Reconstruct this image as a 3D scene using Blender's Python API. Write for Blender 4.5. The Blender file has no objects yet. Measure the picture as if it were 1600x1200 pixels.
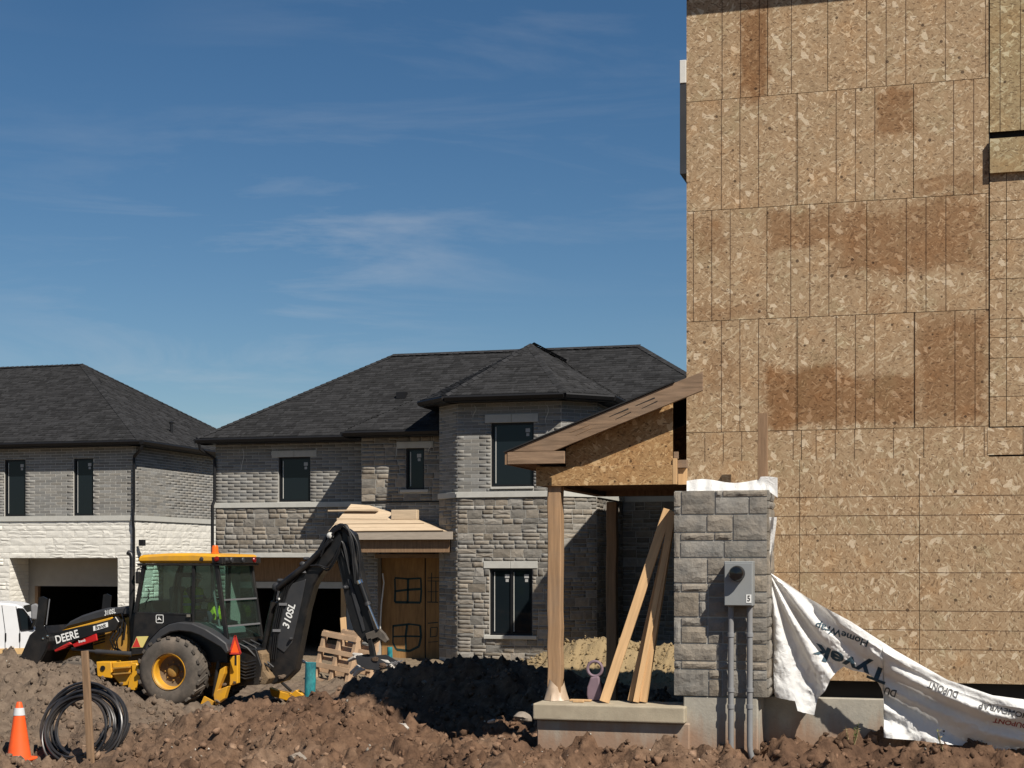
import bpy, bmesh, math, random
import numpy as np
from mathutils import Vector, Matrix, noise as mnoise

random.seed(11)
rng = np.random.default_rng(11)
SC = bpy.context.scene
COL = SC.collection

# ------------------------------------------------------------------ camera, sky, sun, exposure
TH = math.atan(678 / 2400.0)          # the street fronts run along X; the camera looks a little to the left
F, CU, CV, H = 2400.0, 800.0, 875.0, 2.6
cd = bpy.data.cameras.new('camera')
cd.sensor_width = 36.0
cd.sensor_fit = 'HORIZONTAL'
cd.lens = F / 1600.0 * 36.0
cd.shift_y = (CV - 600.0) / 1600.0
cd.clip_end = 3000.0
cam = bpy.data.objects.new('camera', cd)
COL.objects.link(cam)
cam.location = (0, 0, H)
cam.rotation_euler = (math.radians(90), 0, TH)
SC.camera = cam

SUN = Vector((1.0, -0.86, 1.42)).normalized()
SUN_EL = math.asin(SUN.z)
SUN_AZ = math.atan2(SUN.x, SUN.y)
w = bpy.data.worlds.new('World')
SC.world = w
w.use_nodes = True
wn, wl = w.node_tree.nodes, w.node_tree.links
bg = wn['Background']
sky = wn.new('ShaderNodeTexSky')
sky.sky_type = 'NISHITA'
sky.sun_disc = False
sky.sun_elevation = SUN_EL
sky.sun_rotation = SUN_AZ
sky.altitude = 100
sky.air_density = 1.0
sky.dust_density = 0.2
sky.ozone_density = 3.2
bg.inputs['Strength'].default_value = 0.050
tc = wn.new('ShaderNodeTexCoord')
mp = wn.new('ShaderNodeMapping')
mp.inputs['Scale'].default_value = (2.2, 2.2, 15.0)
mp.inputs['Rotation'].default_value = (0.02, 0.03, 0.3)
mp.inputs['Location'].default_value = (3.7, 1.2, 1.35)
n1 = wn.new('ShaderNodeTexNoise')
n1.inputs['Scale'].default_value = 1.6
n1.inputs['Detail'].default_value = 9
n1.inputs['Roughness'].default_value = 0.62
n1.inputs['Distortion'].default_value = 0.5
n2 = wn.new('ShaderNodeTexNoise')
n2.inputs['Scale'].default_value = 2.3
n2.inputs['Detail'].default_value = 2
r1 = wn.new('ShaderNodeMapRange')
r1.inputs[1].default_value = 0.47
r1.inputs[2].default_value = 0.86
r2 = wn.new('ShaderNodeMapRange')
r2.inputs[1].default_value = 0.40
r2.inputs[2].default_value = 0.68
mu = wn.new('ShaderNodeMath')
mu.operation = 'MULTIPLY'
mu2 = wn.new('ShaderNodeMath')
mu2.operation = 'MULTIPLY'
mu2.inputs[1].default_value = 0.75
mx = wn.new('ShaderNodeMix')
mx.data_type = 'RGBA'
mx.inputs['B'].default_value = (8.6, 8.8, 9.2, 1)
hs = wn.new('ShaderNodeHueSaturation')
hs.inputs['Saturation'].default_value = 1.22
hs.inputs['Hue'].default_value = 0.499
wl.new(tc.outputs['Generated'], mp.inputs['Vector'])
wl.new(mp.outputs[0], n1.inputs['Vector'])
wl.new(tc.outputs['Generated'], n2.inputs['Vector'])
wl.new(n1.outputs['Fac'], r1.inputs[0])
wl.new(n2.outputs['Fac'], r2.inputs[0])
wl.new(r1.outputs[0], mu.inputs[0])
wl.new(r2.outputs[0], mu.inputs[1])
sz = wn.new('ShaderNodeSeparateXYZ')
wl.new(tc.outputs['Generated'], sz.inputs[0])
b1 = wn.new('ShaderNodeMapRange')
b1.interpolation_type = 'SMOOTHSTEP'
b1.inputs[1].default_value = 0.20
b1.inputs[2].default_value = 0.30
b1.inputs[3].default_value = 1.0
b1.inputs[4].default_value = 0.30
wl.new(sz.outputs[2], b1.inputs[0])
mu3 = wn.new('ShaderNodeMath')
mu3.operation = 'MULTIPLY'
wl.new(mu.outputs[0], mu3.inputs[0])
wl.new(b1.outputs[0], mu3.inputs[1])
wl.new(mu3.outputs[0], mu2.inputs[0])
wl.new(mu2.outputs[0], mx.inputs['Factor'])
wl.new(sky.outputs[0], hs.inputs['Color'])
wl.new(hs.outputs[0], mx.inputs['A'])
wl.new(mx.outputs['Result'], bg.inputs['Color'])

ld = bpy.data.lights.new('sun', 'SUN')
ld.energy = 5.0
ld.angle = math.radians(0.53)
ld.color = (1.0, 0.93, 0.83)
lo = bpy.data.objects.new('sun', ld)
COL.objects.link(lo)
lo.location = (20, -20, 40)
lo.rotation_euler = SUN.to_track_quat('Z', 'Y').to_euler()
vs = SC.view_settings
vs.view_transform = 'Standard'
vs.look = 'None'
vs.exposure = 0.42
vs.gamma = 1.0
vs.use_curve_mapping = False

# ------------------------------------------------------------------ measuring helpers (metres from the picture's survey)
def PX(u, Y):
    return Y * math.tan(math.atan((u - CU) / F) - TH)

def P(u, v, Y):
    X = PX(u, Y)
    d = -X * math.sin(TH) + Y * math.cos(TH)
    return Vector((X, Y, H + (CV - v) * d / F))

def PZ(u, v, Y):
    return P(u, v, Y).z

def proj(p):
    d = -p[0] * math.sin(TH) + p[1] * math.cos(TH)
    r = p[0] * math.cos(TH) + p[1] * math.sin(TH)
    return CU + F * r / d, CV - F * (p[2] - H) / d, d

# ------------------------------------------------------------------ object helpers
WLOC = {}

def set_parent(o, parent):
    if parent is None:
        return
    o.parent = parent
    L = WLOC.get(parent.name)
    if L is not None:
        o.matrix_parent_inverse = Matrix.Translation(-L)

def tag(o, label=None, cat=None, group=None, kind=None):
    if label: o['label'] = label
    if cat: o['category'] = cat
    if group: o['group'] = group
    if kind: o['kind'] = kind
    return o

def thing(name, label, cat, loc=(0, 0, 0), group=None):
    o = bpy.data.objects.new(name, None)
    COL.objects.link(o)
    o.empty_display_size = 0.2
    o.location = loc
    WLOC[o.name] = Vector(loc)
    return tag(o, label, cat, group)

class MB:
    def __init__(s):
        s.v, s.f, s.m = [], [], []

    def add(s, verts, faces, mi=0):
        b = len(s.v)
        s.v.extend([tuple(p) for p in verts])
        s.f.extend([tuple(b + i for i in f) for f in faces])
        s.m.extend([mi] * len(faces))
        return s

    def quad(s, a, b, c, d, mi=0):
        return s.add([a, b, c, d], [(0, 1, 2, 3)], mi)

    def box(s, x0, x1, y0, y1, z0, z1, mi=0):
        x0, x1 = min(x0, x1), max(x0, x1)
        y0, y1 = min(y0, y1), max(y0, y1)
        z0, z1 = min(z0, z1), max(z0, z1)
        v = [(x0, y0, z0), (x1, y0, z0), (x1, y1, z0), (x0, y1, z0), (x0, y0, z1), (x1, y0, z1), (x1, y1, z1), (x0, y1, z1)]
        return s.add(v, [(0, 3, 2, 1), (4, 5, 6, 7), (0, 1, 5, 4), (1, 2, 6, 5), (2, 3, 7, 6), (3, 0, 4, 7)], mi)

    def bar(s, p, q, wd, ht, up=(0, 0, 1), mi=0, w2=None, h2=None):
        p, q, up = Vector(p), Vector(q), Vector(up)
        d = (q - p).normalized()
        sd = d.cross(up)
        if sd.length < 1e-5: sd = d.cross(Vector((0, 1, 0)))
        sd.normalize()
        u2 = sd.cross(d).normalized()
        w2 = wd if w2 is None else w2
        h2 = ht if h2 is None else h2
        v = []
        for c, ww, hh in ((p, wd, ht), (q, w2, h2)):
            for a, b in ((-1, -1), (1, -1), (1, 1), (-1, 1)):
                v.append(c + sd * (a * ww / 2) + u2 * (b * hh / 2))
        return s.add(v, [(0, 3, 2, 1), (4, 5, 6, 7), (0, 1, 5, 4), (1, 2, 6, 5), (2, 3, 7, 6), (3, 0, 4, 7)], mi)

    def prism(s, poly, vec, mi=0):
        vec = Vector(vec)
        a = [Vector(p) for p in poly]
        n = len(a)
        v = a + [p + vec for p in a]
        f = [tuple(range(n))[::-1], tuple(range(n, 2 * n))]
        f += [(i, (i + 1) % n, n + (i + 1) % n, n + i) for i in range(n)]
        return s.add(v, f, mi)

    def tube(s, pts, r, n=8, mi=0, closed=False):
        pts = [Vector(p) for p in pts]
        rs = r if isinstance(r, (list, tuple)) else [r] * len(pts)
        k = len(pts)
        v = []
        prev = None
        for i, p in enumerate(pts):
            t = (pts[(i + 1) % k] - pts[i - 1]) if closed else (pts[min(i + 1, k - 1)] - pts[max(i - 1, 0)])
            t.normalize()
            if prev is None:
                a = t.cross(Vector((0, 0, 1)))
                if a.length < 1e-3: a = t.cross(Vector((0, 1, 0)))
            else:
                a = prev - t * prev.dot(t)
            a.normalize()
            prev = a
            b = t.cross(a)
            for j in range(n):
                g = 2 * math.pi * j / n
                v.append(p + (a * math.cos(g) + b * math.sin(g)) * rs[i])
        f = []
        for i in range(k if closed else k - 1):
            i2 = (i + 1) % k
            for j in range(n):
                f.append((i * n + j, i * n + (j + 1) % n, i2 * n + (j + 1) % n, i2 * n + j))
        if not closed:
            f.append(tuple(range(n))[::-1])
            f.append(tuple((k - 1) * n + j for j in range(n)))
        return s.add(v, f, mi)

    def lathe(s, prof, c, axis='Z', n=24, mi=0, cap=True):
        c = Vector(c)
        v = []
        for r, z in prof:
            for j in range(n):
                g = 2 * math.pi * j / n
                a, b = r * math.cos(g), r * math.sin(g)
                v.append(c + (Vector((a, b, z)) if axis == 'Z' else Vector((a, z, b)) if axis == 'Y' else Vector((z, a, b))))
        k = len(prof)
        f = [(i * n + j, i * n + (j + 1) % n, (i + 1) * n + (j + 1) % n, (i + 1) * n + j) for i in range(k - 1) for j in range(n)]
        if cap:
            f.append(tuple(range(n))[::-1])
            f.append(tuple((k - 1) * n + j for j in range(n)))
        return s.add(v, f, mi)

    def build(s, name, mats, parent=None, smooth=False, bevel=0.0, recalc=True, seg=1):
        me = bpy.data.meshes.new(name)
        me.from_pydata(s.v, [], s.f)
        mats = mats if isinstance(mats, (list, tuple)) else [mats]
        for m in mats: me.materials.append(m)
        if len(mats) > 1: me.polygons.foreach_set('material_index', s.m)
        if recalc:
            bm = bmesh.new()
            bm.from_mesh(me)
            bmesh.ops.recalc_face_normals(bm, faces=bm.faces)
            bm.to_mesh(me)
            bm.free()
        if smooth:
            me.polygons.foreach_set('use_smooth', [True] * len(me.polygons))
            try: me.set_sharp_from_angle(angle=math.radians(40))
            except Exception: pass
        o = bpy.data.objects.new(name, me)
        COL.objects.link(o)
        if bevel > 0:
            b = o.modifiers.new('bevel', 'BEVEL')
            b.width = bevel
            b.segments = seg
            b.limit_method = 'ANGLE'
            b.angle_limit = math.radians(35)
        set_parent(o, parent)
        return o

# ------------------------------------------------------------------ materials
class NT:
    def __init__(s, name):
        s.mat = bpy.data.materials.new(name)
        s.mat.use_nodes = True
        s.t = s.mat.node_tree
        s.n = s.t.nodes
        s.b = s.n['Principled BSDF']
        s.out = s.n['Material Output']

    def new(s, typ, **kw):
        x = s.n.new('ShaderNode' + typ)
        for k, v in kw.items(): setattr(x, k, v)
        return x

    def link(s, a, b): s.t.links.new(a, b)

    def val(s, sock, v):
        if isinstance(v, bpy.types.NodeSocket): s.link(v, sock)
        else: sock.default_value = v

    def math(s, op, a, b=0.0, c=0.0, clamp=False):
        x = s.new('Math', operation=op, use_clamp=clamp)
        s.val(x.inputs[0], a); s.val(x.inputs[1], b)
        if op in ('COMPARE', 'MULTIPLY_ADD', 'SMOOTH_MIN'): s.val(x.inputs[2], c)
        return x.outputs[0]

    def mix(s, fac, a, b, blend='MIX'):
        x = s.new('Mix', data_type='RGBA', blend_type=blend)
        s.val(x.inputs['Factor'], fac)
        for sock, v in ((x.inputs['A'], a), (x.inputs['B'], b)):
            if isinstance(v, bpy.types.NodeSocket): s.link(v, sock)
            else: sock.default_value = (*v[:3], 1)
        return x.outputs['Result']

    def ramp(s, fac, stops, interp='LINEAR'):
        x = s.new('ValToRGB')
        x.color_ramp.interpolation = interp
        e = x.color_ramp.elements
        while len(e) < len(stops): e.new(0.5)
        for el, (p, c) in zip(e, stops):
            el.position = p
            el.color = (*c[:3], 1)
        s.val(x.inputs[0], fac)
        return x.outputs[0]

    def rng(s, v, a, b, c=0.0, d=1.0):
        x = s.new('MapRange')
        s.val(x.inputs[0], v)
        for i, q in enumerate((a, b, c, d)): x.inputs[i + 1].default_value = q
        return x.outputs[0]

    def noise(s, vec, scale, detail=4, rough=0.55, dist=0.0):
        x = s.new('TexNoise')
        if vec is not None: s.link(vec, x.inputs['Vector'])
        x.inputs['Scale'].default_value = scale
        x.inputs['Detail'].default_value = detail
        x.inputs['Roughness'].default_value = rough
        x.inputs['Distortion'].default_value = dist
        return x

    def mapping(s, vec, scale=(1, 1, 1), rot=(0, 0, 0), loc=(0, 0, 0)):
        x = s.new('Mapping')
        s.link(vec, x.inputs['Vector'])
        x.inputs['Scale'].default_value = scale
        x.inputs['Rotation'].default_value = rot
        x.inputs['Location'].default_value = loc
        return x.outputs[0]

    def obj(s): return s.new('TexCoord').outputs['Object']

    def rand(s):
        a = s.new('NewGeometry').outputs['Random Per Island']
        b = s.new('ObjectInfo').outputs['Random']
        return s.math('FRACT', s.math('ADD', a, b))

    def bump(s, h, strength, dist=0.02):
        x = s.new('Bump')
        x.inputs['Strength'].default_value = strength
        x.inputs['Distance'].default_value = dist
        s.link(h, x.inputs['Height'])
        s.link(x.outputs[0], s.b.inputs['Normal'])

    def finish(s, col, rough=0.8, metal=0.0, spec=0.3):
        if isinstance(col, bpy.types.NodeSocket): s.link(col, s.b.inputs['Base Color'])
        else: s.b.inputs['Base Color'].default_value = (*col[:3], 1)
        s.val(s.b.inputs['Roughness'], rough)
        s.b.inputs['Metallic'].default_value = metal
        s.b.inputs['Specular IOR Level'].default_value = spec
        return s.mat

def mul(c, k): return tuple(min(1, x * k) for x in c)

def mat(name, col, rough=0.8, var=0.15, scale=5.0, bump=0.0, bscale=60.0, metal=0.0, spec=0.3, stretch=(1, 1, 1), rnd=0.0, col2=None, dirt=None, dirtamt=0.4, bdist=0.01, world=False, tint=None):
    t = NT(name)
    co = t.new('NewGeometry').outputs['Position'] if world else t.obj()
    v = t.mapping(co, stretch)
    if rnd:
        off = t.new('VectorMath', operation='ADD')
        t.link(v, off.inputs[0])
        cx = t.new('CombineXYZ')
        rr = t.math('MULTIPLY', t.rand(), 37.0)
        for i in range(3): t.link(rr, cx.inputs[i])
        t.link(cx.outputs[0], off.inputs[1])
        v = off.outputs[0]
    n = t.noise(v, scale, 6, 0.6)
    c = t.ramp(n.outputs['Fac'], [(0.28, mul(col, 1 - var)), (0.72, mul(col2 or col, 1 + var))])
    if rnd:
        k = t.rng(t.rand(), 0, 1, 1 - rnd, 1 + rnd)
        g = t.new('CombineColor')
        for i in range(3): t.link(k, g.inputs[i])
        c = t.mix(1.0, c, g.outputs[0], 'MULTIPLY')
    if tint:
        c = t.mix(t.math('MULTIPLY', t.math('FRACT', t.math('MULTIPLY', t.rand(), 7.31)), 0.75), c, t.mix(1.0, c, tint, 'MULTIPLY'))
    if dirt:
        dn = t.noise(co, 2.3, 7, 0.65)
        c = t.mix(t.rng(dn.outputs['Fac'], 0.45, 0.75, 0, dirtamt), c, dirt)
    if bump:
        bn = t.noise(v, bscale, 5, 0.6)
        t.bump(bn.outputs['Fac'], bump, bdist)
    return t.finish(c, rough, metal, spec)

M = {}
M['stone'] = mat('grey_stone', (0.200, 0.195, 0.180), 0.9, 0.16, 9, 0.55, 22, rnd=0.32, col2=(0.225, 0.212, 0.19), bdist=0.015, world=True, tint=(1.0, 0.86, 0.70), dirt=(0.13, 0.115, 0.095), dirtamt=0.35)
M['pillar_stone'] = mat('pillar_stone', (0.178, 0.176, 0.166), 0.9, 0.16, 7, 0.55, 26, rnd=0.2, col2=(0.235, 0.215, 0.185), bdist=0.02, world=True, tint=(1.0, 0.88, 0.74), dirt=(0.14, 0.125, 0.10), dirtamt=0.3)
M['brick'] = mat('grey_brick', (0.198, 0.197, 0.188), 0.9, 0.12, 20, 0.3, 60, rnd=0.2, bdist=0.005, world=True, tint=(1.0, 0.92, 0.82))
M['white_stone'] = mat('cream_stone', (0.66, 0.64, 0.58), 0.9, 0.06, 9, 0.25, 30, rnd=0.06, bdist=0.015, world=True)
M['mortar'] = mat('pale_mortar', (0.37, 0.36, 0.33), 0.95, 0.1, 30, 0.3, 90)
M['mortar_white'] = mat('cream_mortar', (0.50, 0.485, 0.44), 0.95, 0.08, 30, 0.3, 90)
M['limestone'] = mat('cast_stone_trim', (0.43, 0.425, 0.39), 0.85, 0.08, 6, 0.2, 80)
M['shingle'] = mat('asphalt_shingle', (0.0215, 0.0215, 0.0225), 0.95, 0.35, 14, 0.5, 220, rnd=0.42)
M['roof_dark'] = mat('roof_underlay', (0.016, 0.016, 0.017), 0.95, 0.2, 8)
M['black_trim'] = mat('black_aluminium_trim', (0.009, 0.009, 0.010), 0.5, 0.15, 6)
M['frame_black'] = mat('black_window_frame', (0.008, 0.008, 0.009), 0.45, 0.1, 5)
M['dark_glass'] = NT('dark_window_glass').finish((0.008, 0.012, 0.015), 0.05, 0, 0.28)
M['white_vinyl'] = mat('white_vinyl', (0.55, 0.54, 0.50), 0.6, 0.08, 8)
M['sticker'] = NT('white_sticker').finish((0.36, 0.36, 0.35), 0.7)
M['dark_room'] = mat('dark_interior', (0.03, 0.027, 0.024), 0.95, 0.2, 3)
M['garage_board'] = mat('beige_sheathing', (0.30, 0.275, 0.235), 0.9, 0.08, 3, 0.15, 60)
M['concrete'] = None
M['slab'] = mat('precast_slab', (0.36, 0.31, 0.225), 0.9, 0.14, 7, 0.35, 70, dirt=(0.22, 0.17, 0.12))
M['wood_new'] = mat('fresh_lumber', (0.52, 0.33, 0.165), 0.75, 0.16, 2.2, 0.15, 50, stretch=(14, 14, 1), rnd=0.08)
M['wood_old'] = mat('weathered_lumber', (0.22, 0.138, 0.080), 0.85, 0.3, 2.4, 0.25, 50, stretch=(14, 14, 1), rnd=0.08)
M['wood_post'] = mat('spruce_post', (0.30, 0.185, 0.10), 0.8, 0.32, 2.2, 0.2, 50, stretch=(14, 14, 0.8), dirt=(0.24, 0.18, 0.13), dirtamt=0.55)
M['wood_pale'] = mat('pale_plank', (0.47, 0.365, 0.25), 0.8, 0.14, 3.0, 0.2, 60, stretch=(1.0, 9, 9), rnd=0.07)
M['wood_h'] = mat('rough_fascia_board', (0.225, 0.150, 0.095), 0.85, 0.36, 3.0, 0.3, 60, stretch=(1.2, 14, 14), rnd=0.05, dirt=(0.20, 0.15, 0.11), dirtamt=0.5)
M['wood_grey'] = mat('grey_fascia_board', (0.34, 0.29, 0.235), 0.85, 0.16, 3.0, 0.2, 60, stretch=(1.2, 12, 12))
M['plywood'] = mat('yellow_plywood', (0.26, 0.145, 0.055), 0.8, 0.28, 2.0, 0.1, 40, stretch=(7, 7, 1))
M['paint_mark'] = mat('dark_spray_paint', (0.008, 0.030, 0.030), 0.7, 0.3, 9)
M['pallet'] = mat('pallet_wood', (0.44, 0.30, 0.19), 0.85, 0.2, 3, 0.25, 60, rnd=0.1)
M['yellow'] = mat('machine_yellow', (0.62, 0.31, 0.016), 0.42, 0.05, 6, spec=0.4, dirt=(0.24, 0.16, 0.09), dirtamt=0.45)
M['yellow_dirty'] = mat('muddy_machine_yellow', (0.40, 0.215, 0.035), 0.7, 0.15, 6, 0.3, 40, dirt=(0.17, 0.115, 0.07), dirtamt=0.8)
M['machine_black'] = mat('machine_black', (0.009, 0.0092, 0.010), 0.38, 0.25, 5, spec=0.4, dirt=(0.055, 0.045, 0.036), dirtamt=0.45)
M['machine_grey'] = mat('charcoal_plastic', (0.032, 0.033, 0.036), 0.5, 0.15, 5, spec=0.4, dirt=(0.08, 0.07, 0.06), dirtamt=0.3)
M['rubber'] = mat('dusty_rubber', (0.080, 0.069, 0.058), 0.9, 0.25, 6, 0.3, 60, dirt=(0.20, 0.16, 0.125), dirtamt=0.9)
M['red'] = mat('coupler_red', (0.42, 0.012, 0.012), 0.45, 0.1, 6, dirt=(0.1, 0.05, 0.04), dirtamt=0.4)
M['chrome'] = NT('cylinder_chrome').finish((0.75, 0.75, 0.74), 0.16, 1.0)
M['hose'] = mat('hydraulic_hose', (0.010, 0.010, 0.011), 0.45, 0.2, 5, spec=0.4)
M['amber'] = NT('amber_beacon').finish((0.75, 0.13, 0.01), 0.25, 0, 0.5)
M['red_lens'] = NT('red_lens').finish((0.18, 0.006, 0.006), 0.25, 0, 0.5)
M['orange_sign'] = NT('fluorescent_orange').finish((0.95, 0.12, 0.02), 0.5)
M['white_print'] = NT('white_print').finish((0.75, 0.75, 0.72), 0.6)
M['yellow_print'] = NT('yellow_print').finish((0.62, 0.52, 0.18), 0.6)
M['red_print'] = NT('red_print').finish((0.5, 0.04, 0.03), 0.6)
M['van_white'] = mat('white_van_paint', (0.62, 0.63, 0.64), 0.3, 0.02, 3, spec=0.5, dirt=(0.45, 0.40, 0.33), dirtamt=0.25)
M['van_sill'] = mat('muddy_sill', (0.50, 0.33, 0.15), 0.7, 0.2, 5, 0.2, 40)
M['mirror_grey'] = mat('grey_mirror_shell', (0.16, 0.16, 0.165), 0.6, 0.1, 8)
M['cone'] = mat('cone_orange', (0.82, 0.10, 0.018), 0.5, 0.08, 5, dirt=(0.40, 0.12, 0.05), dirtamt=0.45)
M['cone_white'] = mat('cone_collar', (0.55, 0.56, 0.56), 0.5, 0.08, 8)
M['pipe_black'] = mat('black_poly_pipe', (0.016, 0.016, 0.018), 0.38, 0.2, 4, spec=0.5, dirt=(0.09, 0.07, 0.055), dirtamt=0.55)
M['teal'] = mat('teal_paint', (0.003, 0.075, 0.13), 0.6, 0.3, 6, 0.3, 30, stretch=(2, 2, 1), col2=(0.03, 0.27, 0.27), dirt=(0.10, 0.10, 0.085), dirtamt=0.3)
M['meter_grey'] = mat('meter_enclosure_grey', (0.225, 0.235, 0.235), 0.5, 0.06, 4, spec=0.4)
M['pvc_grey'] = mat('grey_pvc', (0.20, 0.205, 0.21), 0.55, 0.08, 4, dirt=(0.18, 0.14, 0.11), dirtamt=0.35)
M['meter_glass'] = NT('meter_dome').finish((0.006, 0.006, 0.007), 0.05, 0, 0.5)
M['mauve'] = mat('mauve_plastic', (0.19, 0.135, 0.16), 0.5, 0.12, 6)
M['film'] = mat('clear_film', (0.40, 0.30, 0.21), 0.35, 0.15, 10, spec=0.5)
M['hivis'] = mat('hivis_cloth', (0.48, 0.58, 0.03), 0.8, 0.1, 20)
M['skin'] = mat('skin', (0.36, 0.20, 0.14), 0.6, 0.08, 20)
M['cloth_dark'] = mat('dark_work_cloth', (0.03, 0.035, 0.05), 0.9, 0.2, 20)
M['hair'] = mat('hair', (0.02, 0.014, 0.01), 0.8, 0.2, 30)
M['seat'] = mat('seat_fabric', (0.16, 0.145, 0.125), 0.9, 0.2, 14)
M['weed'] = mat('weed_green', (0.10, 0.12, 0.035), 0.8, 0.25, 12)
M['dry_stem'] = mat('dry_straw', (0.33, 0.26, 0.14), 0.85, 0.2, 12)
M['plastic_white'] = mat('scrap_white_film', (0.52, 0.50, 0.46), 0.6, 0.1, 8, dirt=(0.25, 0.2, 0.15), dirtamt=0.6)
M['rock'] = mat('muddy_rock', (0.23, 0.20, 0.165), 0.95, 0.2, 6, 0.7, 18, dirt=(0.16, 0.11, 0.08), dirtamt=0.7)

def cab_glass(name='tinted_cab_glass', dust=0.045):
    t = NT(name)
    tr = t.new('BsdfTransparent'); tr.inputs[0].default_value = (0.72, 0.86, 0.82, 1)
    gl = t.new('BsdfGlossy'); gl.inputs[0].default_value = (0.9, 0.95, 0.95, 1); gl.inputs['Roughness'].default_value = 0.03
    df = t.new('BsdfDiffuse'); df.inputs[0].default_value = (0.22, 0.22, 0.19, 1)
    fc_ = t.new('LayerWeight'); fc_.inputs[0].default_value = 0.5
    fr_ = t.math('MULTIPLY_ADD', t.math('POWER', fc_.outputs['Facing'], 4.0), 0.7, 0.04)
    m0 = t.new('MixShader'); m0.inputs[0].default_value = dust
    t.link(tr.outputs[0], m0.inputs[1]); t.link(df.outputs[0], m0.inputs[2])
    m1 = t.new('MixShader')
    t.link(fr_, m1.inputs[0]); t.link(m0.outputs[0], m1.inputs[1]); t.link(gl.outputs[0], m1.inputs[2])
    t.link(m1.outputs[0], t.out.inputs['Surface'])
    return t.mat
M['cab_glass'] = cab_glass()
M['cab_glass_dusty'] = cab_glass('dusty_cab_glass', 0.05)

def concrete():
    t = NT('poured_concrete')
    co = t.obj()
    n = t.noise(co, 3, 8, 0.65)
    c = t.ramp(n.outputs['Fac'], [(0.3, (0.25, 0.235, 0.20)), (0.7, (0.38, 0.35, 0.29))])
    st = t.noise(t.mapping(co, (3, 3, 0.5)), 2.0, 5, 0.6)
    z = t.new('SeparateXYZ'); t.link(co, z.inputs[0])
    zz = t.math('ADD', z.outputs[2], t.math('MULTIPLY', st.outputs['Fac'], -0.7))
    c = t.mix(t.rng(zz, 0.60, 0.30, 0.0, 0.85), c, (0.27, 0.165, 0.105))       # clay washed up the foot of the wall
    sp = t.noise(co, 40, 3, 0.6)
    c = t.mix(t.rng(sp.outputs['Fac'], 0.62, 0.72, 0, 0.35), c, (0.14, 0.12, 0.10))
    t.bump(t.noise(co, 30, 6, 0.65).outputs['Fac'], 0.4, 0.01)
    return t.finish(c, 0.92)
M['concrete'] = concrete()

def dirt(name, a, b, c3, rnd):
    t = NT(name)
    co = t.obj()
    n = t.noise(co, 0.9, 8, 0.6, 0.3)
    n2 = t.noise(co, 7.0, 8, 0.7)
    c = t.ramp(n.outputs['Fac'], [(0.3, a), (0.5, b), (0.72, c3)])
    c = t.mix(t.rng(n2.outputs['Fac'], 0.38, 0.68, 0, 0.85), c, mul(a, 0.5))
    if rnd:
        k = t.rng(t.rand(), 0, 1, 0.5, 1.65)
        g = t.new('CombineColor')
        for i in range(3): t.link(k, g.inputs[i])
        c = t.mix(1.0, c, g.outputs[0], 'MULTIPLY')
    p = t.new('NewGeometry').outputs['Position']
    y = t.new('SeparateXYZ'); t.link(p, y.inputs[0])
    c = t.mix(t.rng(y.outputs[1], 30.5, 32.0, 0, 0.85), c, (0.30, 0.225, 0.12))  # sandy backfill by the houses
    lf = t.rng(t.math('ADD', y.outputs[0], t.math('MULTIPLY', n.outputs['Fac'], 6.0)), -5.0, -9.5, 0, 0.8)
    c = t.mix(lf, c, t.mix(t.rng(n2.outputs['Fac'], 0.35, 0.7, 0, 1), (0.185, 0.148, 0.112), (0.105, 0.080, 0.060)))                                      # greyer loam on the left heap
    t.bump(t.noise(co, 26, 9, 0.72).outputs['Fac'], 0.9, 0.03)
    return t.finish(c, 0.97, 0, 0.15)
M['dirt'] = dirt('red_clay_soil', (0.105, 0.060, 0.038), (0.178, 0.107, 0.066), (0.24, 0.163, 0.110), False)
M['clod'] = dirt('red_clay_clods', (0.115, 0.066, 0.041), (0.192, 0.117, 0.074), (0.27, 0.188, 0.130), True)

Y0 = 16.9            # plane of the strandboard wall
STAINS = [(1156, 8, 1201, 152, .95), (1367, 140, 1427, 215, .8), (1428, 272, 1543, 303, .6), (1198, 326, 1320, 392, .7), (1300, 316, 1545, 425, .75),
          (1083, 338, 1133, 408, .55), (1078, 474, 1196, 503, .4), (1192, 578, 1320, 668, .95), (1300, 582, 1436, 670, .85), (1432, 490, 1545, 668, .8), (1104, 556, 1150, 602, .4), (1355, 452, 1385, 492, .4)]

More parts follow.
